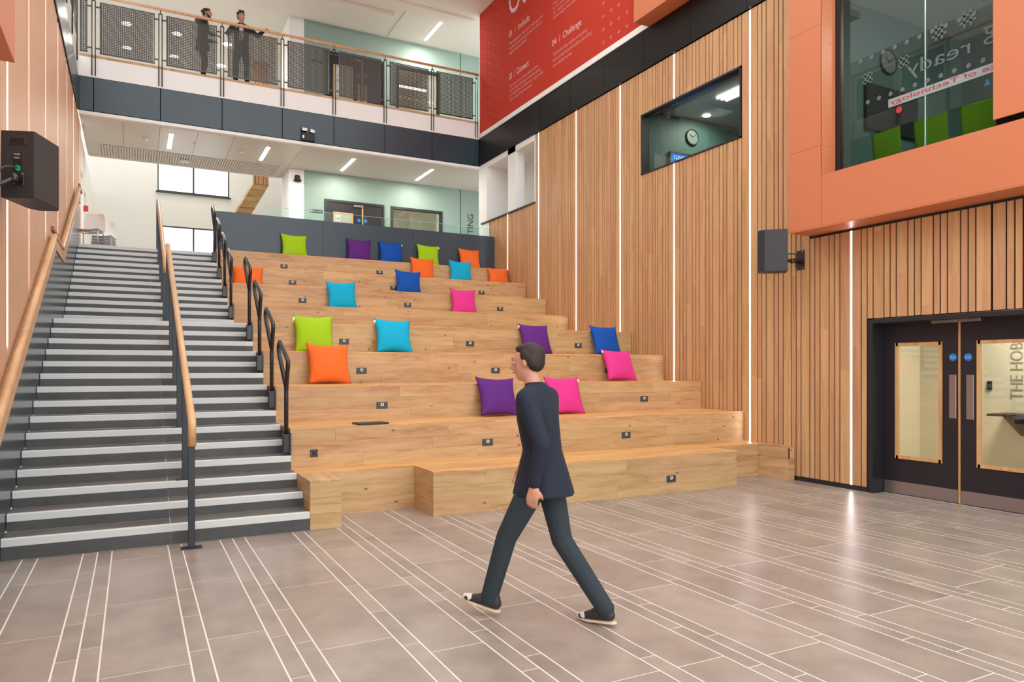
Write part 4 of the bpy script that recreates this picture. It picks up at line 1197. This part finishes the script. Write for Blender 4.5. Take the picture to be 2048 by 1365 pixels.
t = empty('strip_light', (7.605, 19.42, 11.25), 'slim bright strip light in the upper ceiling beside the red graphic', 'strip light')
box('housing', 7.55, 7.66, 18.78, 20.06, 11.25, 11.262, white_pl, t)
box('diffuser', 7.563, 7.647, 18.80, 20.04, 11.242, 11.2505, lamp_m, t)
area('strip_lamp', (7.605, 19.42, 11.23), .1, 1.24, 30, t)
dlab = ['far left front', 'far left rear', 'second column front', 'second column rear', 'third column front', 'third column rear']
for i, (x, y) in enumerate(((-.16, 23.01), (-.16, 24.75), (1.13, 23.03), (1.13, 24.75), (2.5, 23.08), (2.5, 24.8))):
    t = empty('downlight', (x, y, 11.27), 'round downlight in the upper ceiling seen through the bridge mesh, ' + dlab[i], 'downlight', 'downlights over the upper gallery')
    disc('trim_ring', (x, y, 11.275), .15, .009, (0, 0, 1), white_pl, t)
    disc('lens', (x, y, 11.268), .125, .008, (0, 0, 1), lamp_m, t)
    area('down_lamp', (x, y, 11.25), .2, .2, 14, t)
for i, (x, y) in enumerate(((.265, 19.37), (2.415, 19.365))):
    t = empty('smoke_detector', (x, y, 7.03), 'white smoke detector under the bridge, ' + ['left one', 'right one'][i], 'smoke detector', 'smoke detectors')
    disc('detector_base', (x, y, 7.075), .075, .02, (0, 0, 1), white_pl, t)
    tube('detector_dome', [(x, y, 7.075), (x, y, 7.05), (x, y, 7.03)], .05, white_pl, t, sides=20, radii=[.065, .055, .03])
    disc('detector_slot', (x, y, 7.055), .058, .006, (0, 0, 1), black_pl, t)
t = empty('wireless_access_point', (1.22, 20.98, 7.05), 'flat white access point on the ribbed ceiling strip', 'access point')
tube('access_point_body', [(1.22, 20.98, 7.09), (1.22, 20.98, 7.06), (1.22, 20.98, 7.045)], .12, white_pl, t, sides=28, radii=[.13, .13, .08])
t = empty('sprinkler', (1.32, 19.25, 7.05), 'tiny sprinkler head in the ceiling between the smoke detectors', 'sprinkler')
disc('sprinkler_rose', (1.32, 19.25, 7.085), .035, .01, (0, 0, 1), white_pl, t); disc('sprinkler_head', (1.32, 19.25, 7.05), .014, .04, (0, 0, 1), chrome, t, sides=10)
# emergency lamp unit on the bridge fascia
t = empty('emergency_light', (3.75, YB - .02, 7.10), 'dark twin spot emergency light box with green indicator on the bridge fascia', 'emergency light')
box('battery_box', 3.60, 3.915, YB - .10, YB - .017, 7.115, 7.30, black_pl, t, bev=.006)
gl = box('indicator', 3.625, 3.655, YB - .105, YB - .099, 7.17, 7.22, green_led, t)
h1 = box('spot_head', 3.605, 3.735, YB - .12, YB - .03, 7.325, 7.41, black_pl, t, bev=.006); box('spot_lens', 3.612, 3.728, YB - .124, YB - .119, 7.332, 7.403, white_pl, h1)
h2 = box('spot_head', 3.795, 3.915, YB - .12, YB - .03, 7.305, 7.395, black_pl, t, bev=.006); box('spot_lens', 3.802, 3.908, YB - .124, YB - .119, 7.312, 7.388, white_pl, h2)
h2.rotation_euler = (0, .22, 0)
for x in (3.67, 3.855): disc('spot_neck', (x, YB - .06, 7.29), .012, .04, (0, 0, 1), black_pl, t, sides=8)
# conference camera on the white pillar
t = empty('video_camera', (4.01, YG, 6.75), 'small dark video camera on a bracket on the white pillar', 'camera')
box('camera_base', 3.91, 4.11, YG - .12, YG - .002, 6.74, 6.80, black_pl, t, bev=.02)
tube('camera_yoke', rounded([(3.955, YG - .06, 6.80), (3.955, YG - .06, 6.91), (4.065, YG - .06, 6.91), (4.065, YG - .06, 6.80)], .03), .018, black_pl, t, sides=8)
tube('camera_head', [(4.01, YG - .02, 6.86), (4.01, YG - .12, 6.86)], .042, grey_pl, t, sides=16); disc('lens', (4.01, YG - .121, 6.86), .026, -.006, (0, 1, 0), black_pl, t, sides=16)
t = empty('call_point', (-1.09, 20.95, 5.4), 'small red fire alarm call point on the far left white wall', 'call point')
box('call_point_body', -1.09, -.99, 20.90, 21.0, 5.52, 5.66, plain('alarm_red', srgb(206, 40, 34), .4), t, bev=.01)
# white stacking chairs at the head of the stairs
def stack_chair():
    c = local(empty('stacking_chair', (0, 0, 0)))
    # bent shell: profile in y/z swept across x
    prof_ = [(.23, .44), (.20, .455), (.08, .435), (-.08, .43), (-.17, .44), (-.215, .49), (-.235, .60), (-.25, .72), (-.262, .83), (-.264, .86)]
    wid = [.19, .21, .225, .225, .22, .215, .215, .21, .19, .12]
    n = 8; vs, fs_ = [], []
    for s in (0, 1):
        for (y, z), w in zip(prof_, wid):
            for k in range(n + 1):
                u = -1 + 2 * k / n
                vs.append((u * w, y + .04 * u * u * (1 if z > .5 else 0) + (-.008 if s and z > .5 else 0), z + .02 * u * u * (1 if z <= .5 else 0) - (.008 if s and z <= .5 else 0)))
    m = len(prof_)
    for s in (0, 1):
        for i in range(m - 1):
            for k in range(n):
                q = s * m * (n + 1)
                f = (q + i * (n + 1) + k, q + i * (n + 1) + k + 1, q + (i + 1) * (n + 1) + k + 1, q + (i + 1) * (n + 1) + k)
                fs_.append(f if s == 0 else f[::-1])
    o = mesh('seat_shell', vs, fs_, white_pl, c, smooth=True)
    for sx in (-1, 1):
        tube('leg_frame', rounded([(sx * .23, .22, 0), (sx * .2, .17, .425), (sx * .2, -.14, .415), (sx * .235, -.24, 0)], .04), .010, chrome, c, sides=8)
    tube('cross_bar', [(-.2, .15, .42), (.2, .15, .42)], .009, chrome, c, sides=8); tube('cross_bar', [(-.2, -.12, .415), (.2, -.12, .415)], .009, chrome, c, sides=8)
    return c
sc0 = stack_chair()
spots = [((-.80, 17.85, ZF), PI * .9, 'white stacking chair with chrome legs against the left wall at the head of the stairs')]
for k, wd in enumerate(('bottom', 'second', 'third', 'top')):
    spots.append(((-.62, 19.9, ZF + .07 * k), PI * .92, 'white stacking chair in the stack behind, ' + wd + ' one of four'))
for i, (p, rz, lab) in enumerate(spots):
    if i == 0: o = sc0
    else:
        o = sc0.copy(); COL.objects.link(o)
        for c in list(sc0.children):
            d = c.copy(); COL.objects.link(d); d.parent = o
    o.location = p; o.rotation_euler = (0, 0, rz); tag(o, lab, 'chair', 'white stacking chairs')

# ================================================================== PEOPLE
skin = plain('skin', srgb(196, 140, 116), .5); skin2 = plain('skin_tan', srgb(184, 126, 100), .5)
def ell_pts(c, r):
    if not isinstance(r, (tuple, list)): r = (r, r, r)
    out = []
    for i in range(9):
        ph = PI * i / 8
        for j in range(12):
            a = 2 * PI * j / 12
            out.append((c[0] + r[0] * math.sin(ph) * math.cos(a), c[1] + r[1] * math.sin(ph) * math.sin(a), c[2] + r[2] * math.cos(ph)))
    return out
def blob(name, prims, mat, parent, voxel=.009, smooth=6, remesh=True):
    """each prim is a list of (centre, radius or radii); its convex hull is one volume; all volumes are fused into one skin"""
    bm = bmesh.new()
    for pr in prims:
        b2 = bmesh.new()
        for c, r in pr:
            for p in ell_pts(c, r): b2.verts.new(p)
        bmesh.ops.remove_doubles(b2, verts=b2.verts[:], dist=1e-5)
        res = bmesh.ops.convex_hull(b2, input=b2.verts[:])
        junk = [v for v in b2.verts if not v.link_faces]
        bmesh.ops.delete(b2, geom=junk, context='VERTS')
        bmesh.ops.recalc_face_normals(b2, faces=b2.faces[:])
        tmp = bpy.data.meshes.new('tmp'); b2.to_mesh(tmp); b2.free(); bm.from_mesh(tmp); bpy.data.meshes.remove(tmp)
    me = bpy.data.meshes.new(name); bm.to_mesh(me); bm.free()
    o = bpy.data.objects.new(name, me); COL.objects.link(o)
    if remesh:
        rm = o.modifiers.new('fuse', 'REMESH'); rm.mode = 'VOXEL'; rm.voxel_size = voxel
        if smooth:
            sm = o.modifiers.new('soften', 'SMOOTH'); sm.iterations = smooth; sm.factor = .5
        dg = bpy.context.evaluated_depsgraph_get(); dg.update()
        me2 = bpy.data.meshes.new_from_object(o.evaluated_get(dg))
        o.modifiers.clear(); o.data = me2; bpy.data.meshes.remove(me); me2.name = name
    o.data.materials.clear(); o.data.materials.append(mat)
    o.data.polygons.foreach_set('use_smooth', [True] * len(o.data.polygons))
    o.parent = parent
    return o
def chain(pts, rad): return [[(pts[i], rad[i]), (pts[i + 1], rad[i + 1])] for i in range(len(pts) - 1)]
def V(*a): return Vector(a)
def hand(wrist, fwd, palm, s=1.0, curl=.5, side=1):
    """palm and five separate bent fingers. fwd: towards the fingertips, palm: palm normal"""
    f = Vector(fwd).normalized(); n = Vector(palm); n = (n - f * n.dot(f)).normalized(); a = f.cross(n) * side   # a points to the thumb side
    w = Vector(wrist); pr = []
    k1 = w + f * .085 * s
    pr.append([(w, .026 * s), (w + f * .03 * s + a * .012 * s, .027 * s), (k1 + a * .03 * s, .013 * s), (k1 - a * .03 * s, .013 * s)])
    for off, ln in ((.030, .072), (.010, .080), (-.010, .075), (-.030, .060)):
        p0 = k1 + a * off * s - f * .006 * s
        d1 = (f * math.cos(curl * .5) + n * math.sin(curl * .5)); d2 = (f * math.cos(curl * 1.3) + n * math.sin(curl * 1.3)); d3 = (f * math.cos(curl * 2.1) + n * math.sin(curl * 2.1))
        p1 = p0 + d1 * ln * .45 * s; p2 = p1 + d2 * ln * .32 * s; p3 = p2 + d3 * ln * .25 * s
        pr += chain([p0, p1, p2, p3], [.0095 * s, .009 * s, .0085 * s, .0075 * s])
    t0 = w + f * .03 * s + a * .025 * s
    t1 = t0 + (f * .6 + a * .75 + n * .2).normalized() * .035 * s; t2 = t1 + (f * .85 + a * .3 + n * .35).normalized() * .032 * s
    pr += chain([t0, t1, t2], [.013 * s, .0105 * s, .009 * s])
    return pr
def person(loc, rz, P, label):
    """P: joint positions and looks. local axes: +y forward, +x right, z up"""
    t = local(empty('person', loc, label, 'person', rotz=rz))
    vx = P.get('voxel', .010)
    hc = V(*P['head']); yaw, pitch, roll = P.get('look', (0, 0, 0))
    HM = Matrix.Translation(hc) @ Matrix.Rotation(yaw, 4, 'Z') @ Matrix.Rotation(roll, 4, 'Y') @ Matrix.Rotation(pitch, 4, 'X')
    def h(x, y, z): return tuple(HM @ V(x, y, z))
    neck = V(*P['neck'])
    body = []
    # skull, jaw, nose, brow, ears, neck
    body.append([(h(0, -.02, .035), (.076, .09, .082)), (h(0, .035, .03), .062), (h(0, .03, -.03), .058)])
    body.append([(h(0, .03, -.02), .06), (h(0, .055, -.085), (.03, .028, .024)), (h(0, .0, -.06), .052)])
    body.append([(h(0, .098, .012), .010), (h(0, .118, -.022), .013), (h(0, .092, -.026), .017)])
    body.append([(h(-.035, .088, .026), .013), (h(.035, .088, .026), .013)])
    body.append([(h(-.022, .094, -.055), .008), (h(.022, .094, -.055), .008)])
    for s in (-1, 1): body.append([(h(s * .078, -.008, .005), (.012, .02, .032)), (h(s * .072, -.008, -.005), .018)])
    body += chain([neck + V(0, -.01, -.06), hc + V(0, -.015, -.06)], [.058, .052])
    # trunk and limbs (under the clothes)
    pel, ch = V(*P['pelvis']), V(*P['chest'])
    sh = {s: V(*P['sh' + s]) for s in 'LR'}; el = {s: V(*P['el' + s]) for s in 'LR'}; wr = {s: V(*P['wr' + s]) for s in 'LR'}
    hip = {s: V(*P['hip' + s]) for s in 'LR'}; kn = {s: V(*P['kn' + s]) for s in 'LR'}; an = {s: V(*P['an' + s]) for s in 'LR'}
    body.append([(pel, (.145, .10, .10)), (ch, (.15, .105, .12))]); body.append([(ch, (.15, .10, .12)), (sh['L'], .05), (sh['R'], .05), (neck + V(0, -.01, -.05), .045)])
    for s in 'LR':
        body += chain([sh[s], el[s], wr[s]], [.048, .038, .027])
        body += chain([hip[s], kn[s], an[s]], [.078, .052, .038])
        hd = P['hand' + s]
        body += hand(wr[s], hd[0], hd[1], 1.0, hd[2], 1 if s == 'L' else -1)
        ft = V(*P['toe' + s]) - an[s]
        body.append([(an[s] + V(0, 0, -.02), .030), (an[s] + V(ft.x, ft.y, 0) * .25 + V(0, 0, -.045), .020)])
    blob('body', body, P['skin'], t, vx, 5)
    # face details
    for s in (-1, 1):
        blob('eye', [[(h(s * .031, .081, .010), (.013, .009, .008))]], P['eyew'], t, remesh=False)
        blob('iris', [[(h(s * .031, .0885, .010), (.006, .003, .006))]], P['dark'], t, remesh=False)
        blob('eyebrow', [[(h(s * .018, .098, .034), .005), (h(s * .048, .088, .036), .004)]], P['hairm'], t, remesh=False)
    if P.get('smile'):
        blob('teeth', [[(h(-.020, .098, -.052), .005), (h(.020, .098, -.052), .005)]], white_pl, t, remesh=False)
    else:
        blob('lips', [[(h(-.018, .099, -.055), .005), (h(.018, .099, -.055), .005)]], P['lip'], t, remesh=False)
    hair = [[(h(0, -.03, .06), (.082, .09, .072)), (h(0, -.055, .0), (.078, .055, .06))], [(h(0, .04, .095), (.055, .035, .026)), (h(0, -.03, .095), (.066, .06, .04))]]
    for s in (-1, 1): hair.append([(h(s * .074, -.005, .05), (.014, .03, .035)), (h(s * .07, -.05, .01), (.018, .03, .045))])
    hair += [[(h(*c), r)] for c, r in P.get('hair_extra', [])]
    blob('hair', hair, P['hairm'], t, .007, 3)
    if P.get('beard'):
        blob('beard', [[(h(-.045, .055, -.06), .022), (h(.045, .055, -.06), .022), (h(0, .075, -.092), .026)], [(h(-.068, .02, -.02), .014), (h(-.055, .05, -.07), .018)], [(h(.068, .02, -.02), .014), (h(.055, .05, -.07), .018)]], P['hairm'], t, .007, 3)
    # coat or jacket
    coat = [[(ch, (.172, .128, .13)), (sh['L'] + V(0, 0, .0), .066), (sh['R'], .066), (neck + V(0, -.015, -.012), (.086, .080, .040))],
            [(ch, (.172, .128, .13)), (pel + V(0, 0, .12), (.158, .118, .06))]]
    hem = V(*P['hem']); coat.append([(pel + V(0, 0, .12), (.158, .118, .06)), (hem, P.get('hemr', (.19, .15, .012)))])
    for s in 'LR': coat += chain([sh[s], el[s], wr[s] + (wr[s] - el[s]).normalized() * -.015], [.066, .054, .040])
    coat += [[(V(*c), r) for c, r in q] for q in P.get('coat_extra', [])]
    coat.append([(neck + V(0, -.015, -.02), (.084, .078, .03)), (neck + V(0, -.008, .022), (.072, .068, .014))])
    blob('coat', coat, P['coat'], t, vx, 6)
    if P.get('shirt'):
        blob('shirt', [[(ch + V(0, .105, .10), (.045, .035, .05)), (pel + V(0, .10, .16), (.07, .03, .05))], [(neck + V(0, .02, -.04), (.062, .055, .03)), (ch + V(0, .09, .12), (.05, .04, .03))]], P['shirt'], t, .009, 3)
    # trousers
    tr = [[(pel + V(0, 0, .08), (.15, .11, .05)), (pel + V(0, 0, -.06), (.158, .118, .06))]]
    for s in 'LR':
        tr += chain([hip[s] + V(0, 0, -.02), kn[s], an[s] + V(0, 0, .0)], [.094, .068, P.get('cuff', .055)])
    blob('trousers', tr, P['trousers'], t, vx, 5)
    # shoes
    for s in 'LR':
        a, toe = an[s], V(*P['toe' + s])
        d = (toe - a); d.z = 0; d.normalize(); side = V(d.y, -d.x, 0)
        up_ = V(0, 0, 1)
        pit = P.get('pitch' + s, 0)
        heel = a - d * .075; base = P.get('foot' + s, 0.0)
        def q(f, u, r=0): return tuple(heel + d * (f * math.cos(pit) - u * math.sin(pit)) + side * r + up_ * (f * math.sin(pit) + u * math.cos(pit)) + up_ * (base - a.z))
        sh_ = empty('shoe', (0, 0, 0), parent=t)
        local(sh_)
        up1 = blob('shoe_upper', [[(q(.04, .055), (.036, .036, .035)), (q(.06, .10), (.034, .036, .015))], [(q(.05, .055), .037), (q(.15, .05), .038), (q(.12, .085), .02)], [(q(.15, .045), .036), (q(.235, .035), (.034, .034, .022))]], P['shoe'], sh_, .007, 3)
        blob('shoe_sole', [[(q(.025, .012), (.030, .030, .012)), (q(.10, .012), (.034, .034, .012)), (q(.19, .014), (.042, .042, .013)), (q(.255, .018), (.022, .022, .011))]], P['sole'], sh_, remesh=False)
        blob('shoe_toe_cap', [[(q(.215, .040, .0), (.037, .034, .024)), (q(.252, .030), .025)]], P['toecap'], sh_, remesh=False)
        if P.get('laces'):
            for k in range(4):
                f0 = .115 + k * .022; u0 = .096 - k * .012
                tube('shoelace', [q(f0, u0, -.018), q(f0 + .004, u0 + .007, 0), q(f0, u0, .018)], .004, P['toecap'], sh_, sides=6)
    return t
hair_b = plain('dark_brown_hair', srgb(40, 27, 20), .65, bump=.5, bscale=90); hair_k = plain('black_hair', srgb(34, 28, 26), .6)
eyew = plain('eye_white', srgb(225, 220, 215), .3); pupil = plain('eye_dark', srgb(28, 22, 20), .3); lip = plain('lips', srgb(168, 96, 88), .5)
navy = plain('navy_wool', srgb(22, 30, 46), .85, bump=.2, bscale=300); charcoal = plain('charcoal_cotton', srgb(40, 50, 56), .85, bump=.2, bscale=300)
trainer = plain('trainer_black', srgb(44, 42, 42), .6); sole_w = plain('trainer_sole', srgb(206, 188, 160), .6); cap_w = plain('trainer_white', srgb(216, 208, 196), .6)
walker = dict(head=(0, .10, 1.625), look=(.05, -.05, 0), neck=(0, .055, 1.475), chest=(0, .03, 1.27), pelvis=(0, 0, .96),
    shL=(-.185, .03, 1.405), shR=(.185, .03, 1.405), elL=(-.235, -.10, 1.13), elR=(.235, .05, 1.13), wrL=(-.225, -.04, .885), wrR=(.215, .23, .95),
    handL=((.0, .12, -1), (1, .15, 0), .45), handR=((-.05, .35, -1), (-1, .1, 0), .5),
    hipL=(-.088, .01, .90), hipR=(.088, -.01, .90), knL=(-.09, .21, .515), knR=(.085, -.10, .495), anL=(-.085, .335, .115), anR=(.07, -.395, .105),
    toeL=(-.10, .55, .1), toeR=(.12, -.15, .05), pitchL=.22, footL=.02, pitchR=-.10, footR=.018, hem=(0, -.01, .80), hemr=(.205, .20, .012),
    skin=skin, hairm=hair_b, eyew=eyew, dark=pupil, lip=lip, coat=navy, trousers=charcoal, shoe=trainer, sole=sole_w, toecap=cap_w, laces=True, voxel=.009, cuff=.058)
person((2.30, 3.98, 0), math.asin(.6), walker, 'person in a navy coat and dark trousers walking across the tiled floor')
navy2 = plain('dark_parka', srgb(36, 40, 46), .85); navy3 = plain('dark_trousers', srgb(30, 34, 44), .85); fur = plain('parka_hood', srgb(96, 84, 66), .95, bump=.6, bscale=120)
suit = plain('charcoal_suit', srgb(44, 42, 44), .8); shirt_w = plain('pale_shirt', srgb(214, 204, 214), .7)
blackshoe = plain('black_leather', srgb(24, 22, 22), .4)
man1 = dict(head=(.0, .08, 1.66), look=(-.25, -.05, 0), neck=(0, .04, 1.51), chest=(0, 0, 1.29), pelvis=(0, -.02, .97),
    shL=(-.19, 0, 1.43), shR=(.19, 0, 1.43), elL=(-.25, -.02, 1.15), elR=(.25, .02, 1.15), wrL=(-.18, .20, 1.10), wrR=(.17, .24, 1.12),
    handL=((.45, 1, .0), (0, 0, -1), .6), handR=((-.35, 1, .05), (0, 0, -1), .5), hipL=(-.09, -.02, .91), hipR=(.09, -.02, .91), knL=(-.10, .02, .50), knR=(.10, .04, .50), anL=(-.10, -.03, .10), anR=(.11, .0, .10),
    toeL=(-.12, .18, 0), toeR=(.14, .2, 0), hem=(0, -.02, .82), hemr=(.20, .165, .012), skin=skin2, hairm=hair_k, eyew=eyew, dark=pupil, lip=lip, coat=navy2, trousers=navy3, shoe=blackshoe, sole=blackshoe, toecap=blackshoe,
    beard=True, smile=True, hair_extra=[((0, -.115, .055), .034)], voxel=.013)
m1 = person((1.46, 18.38, ZBR + .005), -PI / 2 - .15, man1, 'bearded person with tied back hair in a dark hooded parka standing on the bridge')
hd = blob('parka_hood', [[((-.13, -.07, 1.47), .05), ((0, -.13, 1.48), .06), ((.13, -.07, 1.47), .05)], [((-.13, -.05, 1.46), .05), ((-.10, .08, 1.40), .045)], [((.13, -.05, 1.46), .05), ((.10, .08, 1.40), .045)]], fur, m1, .012, 3)
man2 = dict(head=(.0, .07, 1.655), look=(.35, -.08, .1), neck=(0, .03, 1.51), chest=(0, 0, 1.29), pelvis=(0, -.01, .97),
    shL=(-.19, 0, 1.43), shR=(.19, 0, 1.43), elL=(-.36, .10, 1.25), elR=(.30, .09, 1.22), wrL=(-.50, .26, 1.33), wrR=(.13, .27, 1.30),
    handL=((-.6, .4, .35), (0, .3, -1), 1.2), handR=((-.6, .3, .3), (0, -.3, -1), .9), hipL=(-.09, -.01, .91), hipR=(.09, -.01, .91), knL=(-.12, .02, .50), knR=(.12, .02, .50), anL=(-.13, -.02, .10), anR=(.13, -.02, .10),
    toeL=(-.17, .18, 0), toeR=(.17, .18, 0), hem=(0, -.01, .80), hemr=(.185, .14, .012), skin=skin, hairm=hair_b, eyew=eyew, dark=pupil, lip=lip, coat=suit, trousers=suit, shoe=blackshoe, sole=blackshoe, toecap=blackshoe,
    shirt=shirt_w, hair_extra=[((.03, .02, .125), .036), ((-.035, .03, .12), .036), ((0, -.04, .13), .04), ((-.06, -.03, .09), .036), ((.06, -.04, .09), .036)], voxel=.013)
m2 = person((2.28, 18.22, ZBR + .005), PI - .12, man2, 'person with curly hair in a dark suit and pale shirt leaning at the bridge handrail')
